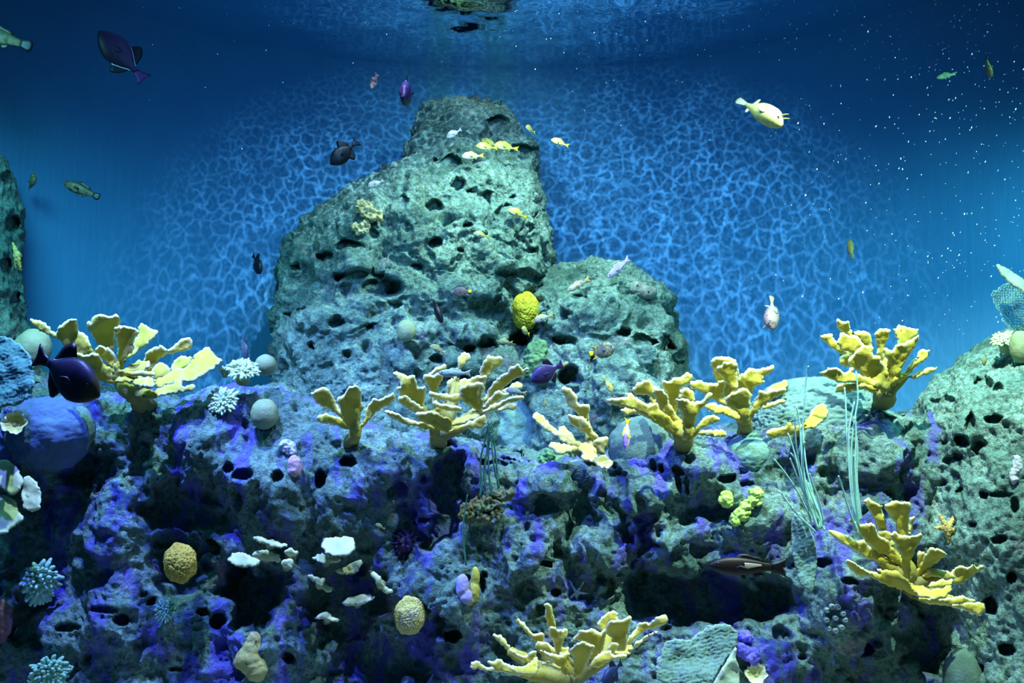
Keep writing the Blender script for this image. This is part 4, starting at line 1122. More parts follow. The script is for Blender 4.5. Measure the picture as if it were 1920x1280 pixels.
blob('violet_sponge', 'upper violet sponge knob beside the sea fan at the bottom', 'sponge', [(1396, 1192, 12, 10), (1404, 1196, 8)], MVIOLET, .003, rough=.008, f=34)
blob('violet_sponge', 'larger violet sponge lump below the violet knob beside the sea fan', 'sponge', [(1390, 1218, 12, 12), (1400, 1224, 11, 14), (1412, 1230, 12, 16)], MVIOLET, .003, rough=.008, f=34)
blob('green_sponge', 'mottled green-yellow sponge behind the purple fish in the middle', 'sponge', [(1003, 672, 20, 30), (1012, 655, 14, 18), (994, 692, 14, 14)], MGREEN, .004, rough=.012, f=24)
blob('crust_sponge', 'pale lilac crust on the boulder at the right edge', 'sponge', [(1908, 872, 9, 20), (1901, 892, 8, 14)], MLILAC, .004, off=.005, rough=.008, f=34)
blob('red_patch', 'ragged orange and green patch hanging in the dark hollow at centre', 'sponge', [(878, 962, 14, 16), (893, 950, 14, 14), (915, 945, 18, 12), (940, 930, 18, 8), (900, 968, 26, 9), (955, 925, 9, 6), (930, 962, 14, 8)], MORED, .004, off=-.04, rough=.022, f=36, Y=4.80)  # orange and green lumps fused into one ragged patch
blob('green_sponge', 'small bright green algae-covered sponge knob by the grey sheet coral', 'sponge', [(1040, 856, 26, 14), (1062, 850, 20, 13), (1020, 866, 14, 12)], MGREEN, .004, rough=.02, f=36)
lump('brain_coral', 'small round ridged brain coral under the white-leaved yellow coral', 'coral', 1082, 886, 22, 20, MDOMEB, -.02, disp=d_maze(21, 6, .09), ydepth=14, nu=60, nv=90)

# spiny dark urchin
uY = surf(757, 1018) - .04; uc = P(757, 1018, uY)
ur = tag(empty('sea_urchin', uc), 'dark purple spiny urchin in a hollow left of centre', 'sea urchin')
V, F = uvell((0, 0, 0), .045, .04, .05, 18, 28, d_soft(3, .08)); mesh_obj('body', V, F, MDARK, ur)
rs = np.random.RandomState(4)
for k in range(46):
    d = rs.normal(size=3); d[1] = -abs(d[1]) * .9; d /= np.linalg.norm(d)
    V, F = tube([d * .035, d * .05, d * (.062 + .012 * rs.rand())], [.006, .005, .003], 6)
    mesh_obj('spine', V, F, MDARK, ur)

# knobbly cup cluster
MKNOB = speckle_mat('knob_polyp_skin', [(.3, (.14, .22, .24)), (.7, (.26, .34, .36))], 14, .5, 70)
cY = surf(1565, 1165)
cc = tag(empty('knob_coral', P(1565, 1165, cY)), 'ring of small pale blue-grey knob polyps on the lower right rock', 'coral')
for k, (px, py) in enumerate([(1550, 1144), (1560, 1137), (1571, 1138), (1580, 1150), (1584, 1162), (1578, 1176), (1566, 1182), (1553, 1178), (1549, 1162), (1566, 1158)]):
    p = S(px, py, -.012) - np.array(cc.location)
    V, F = uvell(p, .013, .02, .013, 14, 20, lambda u: -.35 * sstep(.85, 1, -u[:, 1])); mesh_obj('polyp', V, F, MKNOB, cc)

# ------------------------------------------------------------------ anemones
MANEM = attr_mat('anemone_skin', .55, .3, .0)


def anemone(label, px, py, rx, ry, facing, n, tip, base, off=-.04, L=1.0, seed=0, Y=None, spread=1.0, cat='anemone', name='sea_anemone'):
    Y = (surf(px, py) if Y is None else Y) + off
    c = np.array(P(px, py, Y)); R = .5 * (rx + ry) / FPX * Y
    rt = tag(empty(name, c), label, cat, 'tentacled anemones')
    f = Vector(facing).normalized(); a = Vector((1, 0, 0)); a = (a - f * a.dot(f)).normalized(); b = f.cross(a)
    rs = np.random.RandomState(seed + 1)
    mb = MB()
    f_ = np.array(f)
    V, F = tube([-f_ * R * .95, -f_ * R * .55, -f_ * R * .2, f_ * R * .02], [R * .45, R * .45, R * .62, R * .55], 18)
    mb.add(V, F, [tuple(np.array(base) * .8)] * len(V)); mb.build('column', MANEM, rt)
    for k in range(n):
        q = math.sqrt((k + .6) / n); t = k * 2.39996 + rs.normal() * .15
        rad = np.array(a) * math.cos(t) * rx / max(rx, ry) + np.array(b) * math.sin(t) * ry / max(rx, ry)
        p0 = rad * R * .52 * q
        ln = R * L * (.40 + .20 * rs.rand()) * (1.05 - .35 * (1 - q))
        d1 = f_ * (1.05 - .75 * q * spread) + rad * (.25 + .9 * q * spread); d1 /= np.linalg.norm(d1)
        d2 = d1 + np.array([0, 0, -.28]) * (1 if L < 1.3 else 1.6) + rs.normal(size=3) * .15; d2 /= np.linalg.norm(d2)
        pts = [p0, p0 + d1 * ln * .5, p0 + d1 * ln * .5 + d2 * ln * .35, p0 + d1 * ln * .5 + d2 * ln * .65]
        w = R * .12
        V, F = tube(pts, [w, w * .95, w * .85, w * .6], 6)
        fr = np.concatenate([np.repeat([0, .4, .8, 1], 6), [0, 1]])
        C = np.array(base)[None] * (1 - fr[:, None]) + np.array(tip)[None] * fr[:, None]
        mesh_obj('tentacle', V, F, MANEM, rt, attr={'Col': C})
    return rt


GB, GT = (.34, .48, .30), (.54, .66, .44)
anemone('pale upright anemone with a yellow centre on the ledge left of the tower', 455, 694, 30, 28, (.15, -.75, .75), 96, GT, (.46, .50, .20), Y=4.86, seed=1, spread=1.1)
anemone('small closed pale bud anemone left of the upright one', 421, 694, 13, 13, (-.1, -.3, 1), 34, (.55, .60, .34), (.34, .42, .24), Y=4.86, seed=2, spread=.35)
anemone('wide pale green anemone drooping over the ledge below the upright one', 418, 752, 30, 28, (-.15, -.9, .45), 98, GT, GB, Y=4.82, seed=3, spread=1.05)
anemone('teal anemone with long drooping tentacles at the lower left', 72, 1090, 34, 48, (.75, -.65, -.25), 98, (.36, .62, .50), (.16, .40, .34), off=0, Y=4.68, L=1.05, seed=4)
anemone('teal anemone at the bottom left corner edge', 92, 1262, 38, 34, (.55, -.8, -.1), 98, (.34, .62, .44), (.12, .40, .30), off=0, Y=4.66, L=1.0, seed=5)
anemone('small green anemone on the ridge right of the orange lump', 310, 1143, 19, 21, (.1, -1, .1), 80, (.36, .62, .46), (.18, .44, .34), off=0, Y=4.72, seed=6)
anemone('pale cream anemone on top of the boulder at the right edge', 1884, 638, 26, 22, (-.3, -.6, .8), 96, (.50, .56, .34), (.36, .44, .26), Y=4.86, seed=7)

# ------------------------------------------------------------------ sea fans
MFAN = attr_mat('sea_fan_skin', .8, .15, .4, 80)
FG, FP = np.array((.15, .26, .22)), np.array((.36, .45, .35))


def fan(label, pts, Yb, slope, base, xs=0.0, cols=(FG, FP, FG), ridges=.006, thick=2.4, rag=2.0, name='sea_fan', cat='sea fan', step=3.0, wav=.04):
    c = P(base[0], base[1], Yb)
    o = slab(name, pts, Yb, slope, base, MFAN, None, thick=thick, step=step, rag=rag, cols=cols, rimw=3, seed=len(label), ridges=ridges, xs=xs, wav=wav)
    set_co(o.data, get_co(o.data) - c); o.location = c
    return tag(o, label, cat)


T6 = lambda p: (1220 + p[0] / 5.647, 1130 + p[1] / 5.647)
fan('wide wavy blue-green sea fan spreading at the bottom edge', [T6(p) for p in [(60, 790), (70, 600), (160, 420), (260, 380), (400, 400), (520, 310), (620, 240), (730, 225), (850, 240), (930, 330), (880, 470), (760, 640), (650, 830), (600, 900), (300, 900), (150, 850)]], 4.60, .35, T6((600, 900)), ridges=.0028, thick=3, wav=.02, step=1.7)
fan('narrow pale upright blade of fan coral right of the wide sea fan', [T6(p) for p in [(640, 900), (720, 760), (800, 630), (880, 490), (915, 450), (895, 570), (930, 680), (945, 900)]], 4.54, .1, T6((800, 900)), xs=.3, ridges=.0012, cols=(FP * 1.1, FP * 1.2, FP), thick=3.5, rag=.7)
fan('slim grey fan at the foot of the left sea whips', [(1484, 975), (1490, 962), (1505, 960), (1514, 985), (1527, 1010), (1532, 1060), (1524, 1112), (1500, 1095), (1486, 1040)], 4.50, .1, (1515, 1100), ridges=.0016, cols=(FG * 1.1, FP, FG), thick=2, rag=.8, wav=.012, step=1.6)
T5 = lambda p: (1560 + p[0] / 5.333, 430 + p[1] / 5.333)
fan('pale oblique blade of fan coral high at the right edge', [T5(p) for p in [(1640, 370), (1655, 345), (1760, 400), (1920, 500), (2000, 545), (2000, 690), (1900, 610), (1780, 540), (1690, 450)]], 4.75, .6, T5((2000, 650)), ridges=.0012, cols=(FP * .5, FP * .6, FP * .5), rag=1.0, thick=2.6)
fn = fan('see-through net sea fan under the pale blade at the right edge', [T5(p) for p in [(1580, 640), (1690, 580), (1750, 520), (2000, 640), (2000, 1060), (1800, 1010), (1700, 920), (1700, 860), (1640, 760)]], 4.95, .2, T5((2000, 1000)), ridges=0, cols=(FG * 1.05, FG * 1.2, FG), rag=2.5, thick=.5, step=3.6)
md = fn.modifiers.new('net', 'WIREFRAME'); md.thickness = .0032; md.use_even_offset = False; md.use_replace = True
# big soft coral at the left edge
fan('large ruffled teal leather coral filling the left edge', [(-60, 640), (-20, 628), (15, 632), (40, 648), (56, 668), (62, 690), (64, 720), (56, 745), (30, 760), (0, 762), (-60, 760)], 4.42, .25, (0, 790), ridges=.0022, cols=(np.array((.08, .20, .18)), np.array((.17, .31, .27)), np.array((.08, .19, .18))), name='leather_coral', cat='coral', thick=4, rag=1.6, wav=.03, step=1.7)

# ------------------------------------------------------------------ sea whips
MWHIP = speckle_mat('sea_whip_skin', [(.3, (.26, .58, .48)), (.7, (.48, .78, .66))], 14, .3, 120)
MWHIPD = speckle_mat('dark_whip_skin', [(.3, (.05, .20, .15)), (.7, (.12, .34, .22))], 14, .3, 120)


def whips(label, origin, sc, strands, Y, r, mat):
    T = lambda p: (origin[0] + p[0] / sc, origin[1] + p[1] / sc)
    b = T(strands[0][0]); rl = P(b[0], b[1], Y)
    rt = tag(empty('sea_whip', rl), label, 'sea whip', 'thin sea whips')
    rs = np.random.RandomState(len(label))
    for st in strands:
        q = np.array([T(p) for p in st]); n = len(q)
        t = np.linspace(0, n - 1, (n - 1) * 6 + 1)
        px = np.interp(t, range(n), q[:, 0]); py = np.interp(t, range(n), q[:, 1])
        k = np.ones(5) / 5
        pxs_ = np.convolve(np.pad(px, 2, mode='edge'), k, 'valid'); pys_ = np.convolve(np.pad(py, 2, mode='edge'), k, 'valid')
        yo = Y + np.linspace(0, rs.uniform(-.12, .05), len(t))
        path = P(pxs_, pys_, yo) - rl
        V, F = tube(path, np.linspace(r, r * .75, len(t)), 7)
        mesh_obj('strand', V, F, mat, rt)


whips('spray of thin teal sea whips rising in front of the maze coral', (1420, 680), 3.767, [
    [(440, 1210), (330, 900), (290, 700), (270, 560), (265, 350)], [(440, 1210), (345, 880), (310, 640), (300, 420), (275, 300)], [(450, 1200), (400, 950), (350, 770), (330, 600), (320, 400)],
    [(470, 1140), (440, 980), (400, 880), (365, 770)], [(440, 1140), (350, 880), (280, 690), (230, 630)], [(400, 1100), (280, 800), (225, 660)], [(390, 1180), (270, 650), (210, 480)],
    [(380, 1100), (330, 1000), (275, 890), (200, 780), (110, 670)], [(320, 800), (310, 560), (330, 350), (345, 100), (362, 15)], [(480, 1200), (440, 1060), (390, 920), (360, 840)],
    [(430, 1210), (260, 1050), (200, 960), (150, 900)], [(400, 1050), (330, 900), (320, 650), (335, 550)], [(440, 1200), (380, 1000), (330, 860), (300, 740)], [(460, 1180), (420, 1020), (370, 900), (340, 820)]], 4.46, .0040, MWHIP)
whips('tight upright bundle of teal sea whips left of the low right yellow coral', (1420, 680), 3.767, [
    [(715, 1240), (680, 1000), (650, 700), (630, 480), (625, 300), (615, 160)], [(710, 1150), (670, 880), (660, 600), (690, 380), (715, 250), (695, 40)], [(725, 1150), (700, 900), (690, 700), (700, 500), (690, 370)],
    [(735, 1130), (715, 950), (700, 800), (710, 600), (700, 520)], [(700, 1130), (655, 700), (640, 500), (690, 250)], [(710, 1200), (650, 1050), (600, 880), (570, 790)], [(720, 1180), (690, 960), (675, 780), (680, 640)], [(690, 1140), (660, 900), (640, 640), (650, 420)]], 4.46, .0045, MWHIP)
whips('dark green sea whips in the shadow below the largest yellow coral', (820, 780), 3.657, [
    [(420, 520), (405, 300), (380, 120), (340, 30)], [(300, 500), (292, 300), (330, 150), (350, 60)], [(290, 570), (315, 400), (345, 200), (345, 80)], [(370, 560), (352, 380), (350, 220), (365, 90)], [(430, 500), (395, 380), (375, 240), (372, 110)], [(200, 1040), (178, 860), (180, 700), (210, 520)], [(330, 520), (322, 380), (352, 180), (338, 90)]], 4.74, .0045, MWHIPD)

# green weed on the crown of the tower
MWEED = speckle_mat('weed_skin', [(.3, (.16, .46, .22)), (.7, (.34, .62, .34))], 14, .2, 90)
crest = tag(empty('seaweed', P(835, 196, 6.85)), 'tuft of green weed streaming off the top of the tower', 'seaweed')
rs = np.random.RandomState(8)
for k in range(42):
    x0 = 800 + 62 * rs.rand(); y0 = 216 - (x0 - 800) * .26 + 5 * rs.rand()
    ln = 26 + 18 * rs.rand(); a = math.radians(20 + 14 * rs.normal())
    pts = [P(x0 + ln * s_ * math.cos(a), y0 - ln * s_ * math.sin(a) * (1 - .25 * s_) - 2 * math.sin(s_ * 5 + k), 6.82 + .08 * rs.rand()) - np.array(crest.location) for s_ in (0, .3, .6, 1)]
    V, F = tube(pts, [.010, .009, .007, .003], 5)
    mesh_obj('weed_blade', V, F, MWEED, crest)

# ------------------------------------------------------------------ sea stars
MSTAR = speckle_mat('orange_star_skin', [(.3, (.50, .32, .08)), (.7, (.72, .52, .18))], 24, .5, 110)
MSTARG = speckle_mat('grey_star_skin', [(.3, (.20, .34, .24)), (.7, (.32, .46, .32))], 24, .5, 110)


def star(label, c, tips, r, mat, off=-.02, Y=None, flat=.6):
    Y = (surf(*c) if Y is None else Y) + off
    rl = P(c[0], c[1], Y); sh = []
    s = Y / FPX
    for t in tips:
        n = 7
        path = [P(c[0] + (t[0] - c[0]) * k / (n - 1), c[1] + (t[1] - c[1]) * k / (n - 1), Y + .012 * (k / (n - 1)) ** 2) - rl for k in range(n)]
        sh.append(tube(path, np.linspace(r, r * .38, n) * s, 10))
    sh.append(uvell((0, 0, 0), r * 1.35 * s, r * .9 * s, r * 1.35 * s, 14, 20))
    o = rock_from('sea_star', sh, .0022, mat, 1)
    co = get_co(o.data); no = get_no(o.data)
    f1, _ = worley(co * 90); co = co + no * (.0035 * sstep(.5, .1, f1))[:, None]
    set_co(o.data, co); o.location = rl
    return tag(o, label, 'sea star')


star('orange five-armed sea star on the boulder at the right', (1777, 990), [(1761, 964), (1790, 967), (1802, 1001), (1779, 1018), (1753, 989)], 6.5, MSTAR)
star('thin grey brittle star in the dark above the bottom yellow coral', (1081, 1112), [(1068, 1089), (1096, 1087), (1103, 1112), (1062, 1124), (1083, 1130)], 3.2, MSTARG, Y=4.86)
star('orange sea star clinging to the side of the left rock column', (32, 478), [(24, 455), (41, 480), (39, 506), (29, 502), (26, 468)], 5.5, MSTAR, off=-.03, Y=5.08)

# ------------------------------------------------------------------ fish
MFISH = attr_mat('fish_skin', .48, .28, .12, 160)
MEYE, N_, L_, B_ = newmat('fish_eye', .1, .6); B_.inputs['Base Color'].default_value = (.01, .01, .015, 1)
MRING, N_, L_, B_ = newmat('fish_eye_ring', .3, .5); B_.inputs['Base Color'].default_value = (.55, .50, .25, 1)
MLINE, N_, L_, B_ = newmat('fin_line_white', .4, .5); B_.inputs['Base Color'].default_value = (.80, .84, .95, 1)

TT = [0, .05, .14, .28, .45, .62, .78, .90, 1.0]
SPEC = {
    'durgon': dict(tl=.20, top=[.015, .07, .14, .205, .235, .20, .125, .055, .042], bot=[.015, .07, .135, .20, .235, .205, .13, .055, .042], wid=[.012, .04, .07, .095, .10, .08, .05, .022, .015]),
    'grunt': dict(tl=.22, top=[.012, .07, .145, .205, .205, .165, .10, .048, .036], bot=[.012, .055, .10, .14, .15, .13, .085, .045, .036], wid=[.012, .035, .06, .08, .085, .07, .045, .022, .014]),
    'grouper': dict(tl=.17, top=[.02, .06, .10, .14, .15, .135, .10, .07, .058], bot=[.015, .06, .10, .13, .14, .12, .09, .065, .055], wid=[.02, .05, .075, .095, .095, .08, .055, .035, .022]),
    'boxfish': dict(tl=.22, top=[.03, .09, .16, .20, .195, .165, .085, .040, .034], bot=[.03, .07, .10, .13, .14, .13, .08, .038, .032], wid=[.025, .07, .12, .155, .155, .135, .07, .032, .02]),
    'angel': dict(tl=.18, top=[.02, .11, .20, .275, .29, .265, .18, .075, .055], bot=[.02, .08, .17, .25, .275, .255, .17, .075, .055], wid=[.015, .04, .06, .075, .075, .06, .04, .02, .014]),
    'hogfish': dict(tl=.20, top=[.012, .05, .085, .115, .12, .105, .08, .055, .045], bot=[.012, .045, .08, .11, .12, .105, .075, .052, .045], wid=[.012, .035, .055, .07, .07, .058, .04, .025, .016]),
}


def lens(poly, th, col, tipcol, mb, y=0.0, root=(0, 0)):
    """thin fin: outline in the side plane, thicker at the middle"""
    p = resample(np.array(poly) * 100, 3.0) / 100
    c = p.mean(0); n = len(p)
    V = [(c[0], y - th, c[1]), (c[0], y + th, c[1])]
    V += [(a[0], y, a[1]) for a in p]
    m = c + (p - c) * .6
    V += [(a[0], y - th * .8, a[1]) for a in m] + [(a[0], y + th * .8, a[1]) for a in m]
    F = []
    for i in range(n):
        j = (i + 1) % n
        F += [(0, 2 + n + i, 2 + n + j), (1, 2 + 2 * n + j, 2 + 2 * n + i), (2 + n + i, 2 + i, 2 + j, 2 + n + j), (2 + 2 * n + j, 2 + j, 2 + i, 2 + 2 * n + i)]
    Va = np.array(V); d = np.sqrt((Va[:, 0] - root[0]) ** 2 + (Va[:, 2] - root[1]) ** 2); d = d / (d.max() + 1e-6)
    C = np.array(col)[None] * (1 - d[:, None]) + np.array(tipcol)[None] * d[:, None]
    mb.add(V, F, [tuple(q) for q in C])


def fish(label, kind, head, tail, Yh, Yt=None, roll=0.0, cols=None, seed=0, group=None, bend=0.0, cat='fish', name=None, lines=True):
    Yt = Yh if Yt is None else Yt
    h, t = P(head[0], head[1], Yh), P(tail[0], tail[1], Yt)
    ax = Vector(h - t); L = ax.length; ax.normalize()
    up = Vector((0, 0, 1)); up = up - ax * up.dot(ax)
    if up.length < .15: up = Vector((0, 1, 0)) - ax * ax.y
    up.normalize(); up = Matrix.Rotation(math.radians(roll), 3, ax) @ up
    lat = up.cross(ax)
    R = Matrix((ax, lat, up)).transposed().to_4x4()
    rt = empty(name or {'durgon': 'triggerfish', 'angel': 'angelfish'}.get(kind, kind), (h + t) / 2)
    rt.matrix_world = Matrix.Translation(Vector((h + t) / 2)) @ R
    tag(rt, label, cat, group)
    sp = SPEC[kind]; tl = sp['tl']; Lb = 1 - tl
    back, side, belly, fin, tailc = [np.array(c, float) for c in cols[:5]]
    ts = np.linspace(0, 1, 30) ** 1.15
    top = np.interp(ts, TT, sp['top']); bot = np.interp(ts, TT, sp['bot']); wid = np.interp(ts, TT, sp['wid'])
    k5 = np.ones(3) / 3
    top, bot, wid = (np.convolve(np.pad(a, 1, mode='edge'), k5, 'valid') for a in (top, bot, wid))
    xb = .5 - ts * Lb
    by = lambda x: bend * np.maximum(0, .15 - x) ** 2
    na = 22; V = []; C = []
    for i in range(len(ts)):
        for k in range(na):
            a = 2 * math.pi * k / na
            s, c = math.sin(a), math.cos(a)
            zz = s * (top[i] if s > 0 else bot[i]); yy = wid[i] * math.copysign(abs(c) ** .8, c)
            V.append((xb[i], yy + by(xb[i]), zz))
    V = np.array(V); n = len(ts)
    zr = np.tile(np.sin(np.arange(na) * 2 * np.pi / na), n)
    w1 = sstep(.1, .8, zr)[:, None]; w2 = sstep(-.1, -.7, zr)[:, None]
    Cc = side[None] * (1 - w1) * (1 - w2) + back[None] * w1 + belly[None] * w2
    nz = fbm(V * np.array([14, 14, 14]) + seed * 3.3, 3)
    if len(cols) > 5:
        md = cols[5]
        if md[0] == 'mottle':
            m = sstep(.05, .35, nz)[:, None]; Cc = Cc * (1 - m) + np.array(md[1])[None] * m
        elif md[0] == 'split':      # front colour, rear colour
            m = sstep(.12, -.12, V[:, 0])[:, None]; Cc = Cc * (1 - m) + np.array(md[1])[None] * m
        elif md[0] == 'head':
            m = sstep(.28, .44, V[:, 0])[:, None]; Cc = Cc * (1 - m) + np.array(md[1])[None] * m
        elif md[0] == 'stripe':
            m = (.5 + .5 * np.sin(V[:, 2] * 130 + nz))[:, None] * .5; Cc = Cc * (1 - m) + np.array(md[1])[None] * m
    Cc = Cc * (1 + .18 * nz[:, None])
    F = [tuple(reversed(f)) for f in grid_faces(n, na, True)]
    V = np.concatenate([V, [(.5 + .006, 0, 0), (xb[-1] - .004, by(xb[-1]), 0)]]); Cc = np.concatenate([Cc, [Cc[0], Cc[-1]]])
    for k in range(na):
        F.append((n * na, k, (k + 1) % na)); F.append((n * na + 1, (n - 1) * na + (k + 1) % na, (n - 1) * na + k))
    mb = MB(); mb.add(V * L, F, [tuple(np.clip(c, 0, 1)) for c in Cc]); mb.build('body', MFISH, rt)
    zt = lambda x: float(np.interp(.5 - x, ts * Lb, top)); zb = lambda x: -float(np.interp(.5 - x, ts * Lb, bot))
    xe = xb[-1]

    def finobj(nm, poly, col, tc, y=0.0, root=(0, 0), th=.006):
        m = MB(); lens(poly, th, col, tc, m, y, root)
        v = np.array(m.V); v[:, 1] += by(v[:, 0]); m.V = [tuple(q) for q in v * L]
        return m.build(nm, MFISH, rt)
    e = top[-1]
    # tail fin
    if kind in ('grunt', 'hogfish'):
        tp = [(xe + .02, e), (-.40, .085), (-.5, .135), (-.455, .02), (-.45, 0), (-.455, -.02), (-.5, -.13), (-.40, -.08), (xe + .02, -e)]
    elif kind == 'durgon':
        tp = [(xe + .02, e), (-.38, .07), (-.5, .15), (-.475, 0), (-.5, -.15), (-.38, -.07), (xe + .02, -e)]
    elif kind == 'boxfish':
        tp = [(xe + .02, e), (-.36, .055), (-.46, .075), (-.5, .03), (-.5, -.03), (-.46, -.075), (-.36, -.055), (xe + .02, -e)]
    else:
        tp = [(xe + .02, e), (-.37, .08), (-.46, .10), (-.5, .05), (-.5, -.05), (-.46, -.10), (-.37, -.08), (xe + .02, -e)]
    finobj('tail_fin', tp, tailc, tailc * .85, root=(xe, 0))
    # dorsal and anal fins
    if kind == 'durgon':
        finobj('dorsal_fin', [(.06, zt(.06) - .02), (-.02, zt(-.02) + .15), (-.08, zt(-.08) + .20), (-.18, zt(-.18) + .17), (-.235, zt(-.235) + .02), (-.22, zt(-.22) - .02)], fin, fin, root=(-.1, 0))
        finobj('anal_fin', [(.02, zb(.02) + .02), (-.05, zb(-.05) - .13), (-.10, zb(-.10) - .17), (-.19, zb(-.19) - .13), (-.235, zb(-.235) - .02), (-.22, zb(-.22) + .02)], fin, fin, root=(-.1, 0))
        if lines:
            for nm, zf, sg, x0 in (('fin_line', zt, 1, .04), ('fin_line', zb, -1, .0)):
                pth = [(x, by(x), zf(x) + sg * .006) for x in np.linspace(x0, -.235, 12)]
                v, f = tube(np.array(pth) * L, .008 * L, 6); mesh_obj(nm, v, f, MLINE, rt)
    elif kind == 'angel':
        finobj('dorsal_fin', [(.18, zt(.18) - .03), (.0, zt(0) + .045), (-.18, zt(-.18) + .09), (-.44, .26), (-.30, .16), (-.27, zt(-.27) - .01)], fin, cols[6] if len(cols) > 6 else fin, root=(0, .2))
        finobj('anal_fin', [(.05, zb(.05) + .03), (-.05, zb(-.05) - .04), (-.2, zb(-.2) - .08), (-.42, -.25), (-.30, -.15), (-.27, zb(-.27) + .01)], fin, cols[6] if len(cols) > 6 else fin, root=(0, -.2))
    elif kind == 'boxfish':
        finobj('dorsal_fin', [(-.10, zt(-.10) - .02), (-.10, zt(-.10) + .10), (-.14, zt(-.14) + .11), (-.18, zt(-.18) - .01)], fin, fin, root=(-.1, .1))
        finobj('anal_fin', [(-.12, zb(-.12) + .02), (-.16, zb(-.16) - .08), (-.20, zb(-.20) - .07), (-.20, zb(-.20) + .01)], fin, fin, root=(-.1, -.1))
        for sg in (-1, 1):
            v, f = tube(np.array([(.40, sg * .06, zt(.40) - .02), (.455, sg * .075, zt(.40) + .03), (.49, sg * .08, zt(.40) + .05)]) * L, np.array([.016, .011, .004]) * L, 7)
            m = MB(); m.add(v, f, [tuple(belly)] * len(v)); m.build('horn', MFISH, rt)
    else:
        finobj('dorsal_fin', [(.20, zt(.20) - .02), (.12, zt(.12) + .045), (.02, zt(.02) + .055), (-.08, zt(-.08) + .04), (-.16, zt(-.16) + .05), (-.21, zt(-.21) + .02), (-.20, zt(-.20) - .01)], fin, fin, root=(0, 0))
        finobj('anal_fin', [(-.04, zb(-.04) + .02), (-.09, zb(-.09) - .06), (-.16, zb(-.16) - .045), (-.18, zb(-.18) + .01)], fin, fin, root=(0, 0))
        finobj('pelvic_fin', [(.12, zb(.12) + .02), (.06, zb(.06) - .06), (.02, zb(.02) - .05), (.05, zb(.05) + .01)], fin, fin, root=(0, 0))
    for sg in (-1, 1):
        xw = .17; w = float(np.interp(.5 - xw, ts * Lb, wid)) * .97
        q = [(xw + .02, -.005), (xw - .05, .035), (xw - .13, .01), (xw - .12, -.04), (xw - .03, -.04)]
        pc = side if kind == 'durgon' else fin; m = MB(); lens(q, .004, pc, pc * .9, m, 0, (xw, 0))
        v = np.array(m.V); v[:, 1] = v[:, 1] + sg * (w + .003 + .28 * np.maximum(0, xw - v[:, 0])); m.V = [tuple(p) for p in v * L]
        m.build('pectoral_fin', MFISH, rt)
        xe_ = .395 if kind != 'durgon' else .36
        ze = zt(xe_) * .38; we = float(np.interp(.5 - xe_, ts * Lb, wid)) * .93
        er = .019 if kind in ('durgon', 'grouper') else .026
        v, f = uvell(np.array([xe_, sg * (we - er * .1), ze]) * L, er * L, er * .7 * L, er * L, 10, 16); eo = mesh_obj('eye', v, f, MRING if (kind in ('grunt', 'boxfish', 'hogfish') and side.sum() > .3) else MEYE, rt)
        if kind in ('grunt', 'boxfish', 'hogfish') and side.sum() > .3:
            v, f = uvell(np.array([xe_, sg * (we + er * .35), ze]) * L, er * .6 * L, er * .5 * L, er * .6 * L, 8, 12); mesh_obj('pupil', v, f, MEYE, eo)
    return rt


PURP = [(.075, .026, .12), (.045, .015, .07), (.016, .008, .024), (.012, .008, .02), (.10, .03, .16)]
BLK = [(.008, .006, .012), (.006, .005, .009), (.005, .004, .007), (.004, .004, .006), (.006, .005, .009)]
BLKN = [(.03, .02, .05), (.018, .012, .026), (.012, .009, .014), (.008, .007, .012), (.012, .010, .02), ('head', (.09, .05, .015))]
GRUNT = [(.46, .38, .03), (.48, .41, .06), (.50, .46, .28), (.46, .40, .03), (.52, .43, .02), ('stripe', (.42, .42, .22))]
GRUNTP = [(.32, .29, .09), (.36, .34, .19), (.40, .39, .32), (.42, .38, .08), (.44, .39, .06), ('stripe', (.44, .40, .36))]
GRN = [(.22, .22, .07), (.28, .28, .10), (.36, .36, .20), (.24, .24, .06), (.28, .26, .06), ('mottle', (.12, .13, .05))]
GRP = [(.04, .032, .012), (.075, .058, .025), (.12, .10, .06), (.03, .025, .015), (.012, .012, .016), ('mottle', (.02, .018, .01))]
BRN = [(.12, .07, .03), (.10, .06, .03), (.14, .09, .04), (.26, .17, .03), (.05, .03, .02), ('mottle', (.20, .13, .03))]
COW = [(.62, .58, .33), (.58, .52, .22), (.42, .39, .12), (.80, .80, .60), (.80, .76, .50), ('mottle', (.50, .46, .16))]
COWP = [(.30, .21, .22), (.26, .21, .19), (.18, .15, .13), (.22, .21, .16), (.26, .22, .16), ('mottle', (.12, .08, .09))]
HOG = [(.30, .22, .62), (.42, .34, .68), (.55, .46, .66), (.50, .34, .60), (.58, .40, .60)]
HOGY = [(.22, .12, .46), (.30, .16, .44), (.60, .50, .40), (.80, .66, .05), (.90, .72, .02), ('split', (.80, .68, .40))]
SPOT = [(.36, .26, .24), (.44, .36, .32), (.54, .48, .42), (.40, .28, .18), (.56, .34, .14), ('mottle', (.20, .15, .16))]
ANG = [(.10, .10, .12), (.16, .17, .12), (.08, .09, .05), (.06, .06, .08), (.95, .78, .02), ('mottle', (.34, .34, .08)), (.90, .60, .05)]
ANGD = [(.10, .07, .07), (.09, .07, .05), (.06, .06, .05), (.08, .06, .06), (.95, .78, .02), ('mottle', (.14, .10, .05)), (.10, .08, .14)]
WHT = [(.46, .42, .46), (.50, .47, .50), (.54, .54, .52), (.40, .36, .44), (.42, .38, .46), ('head', (.55, .48, .54))]

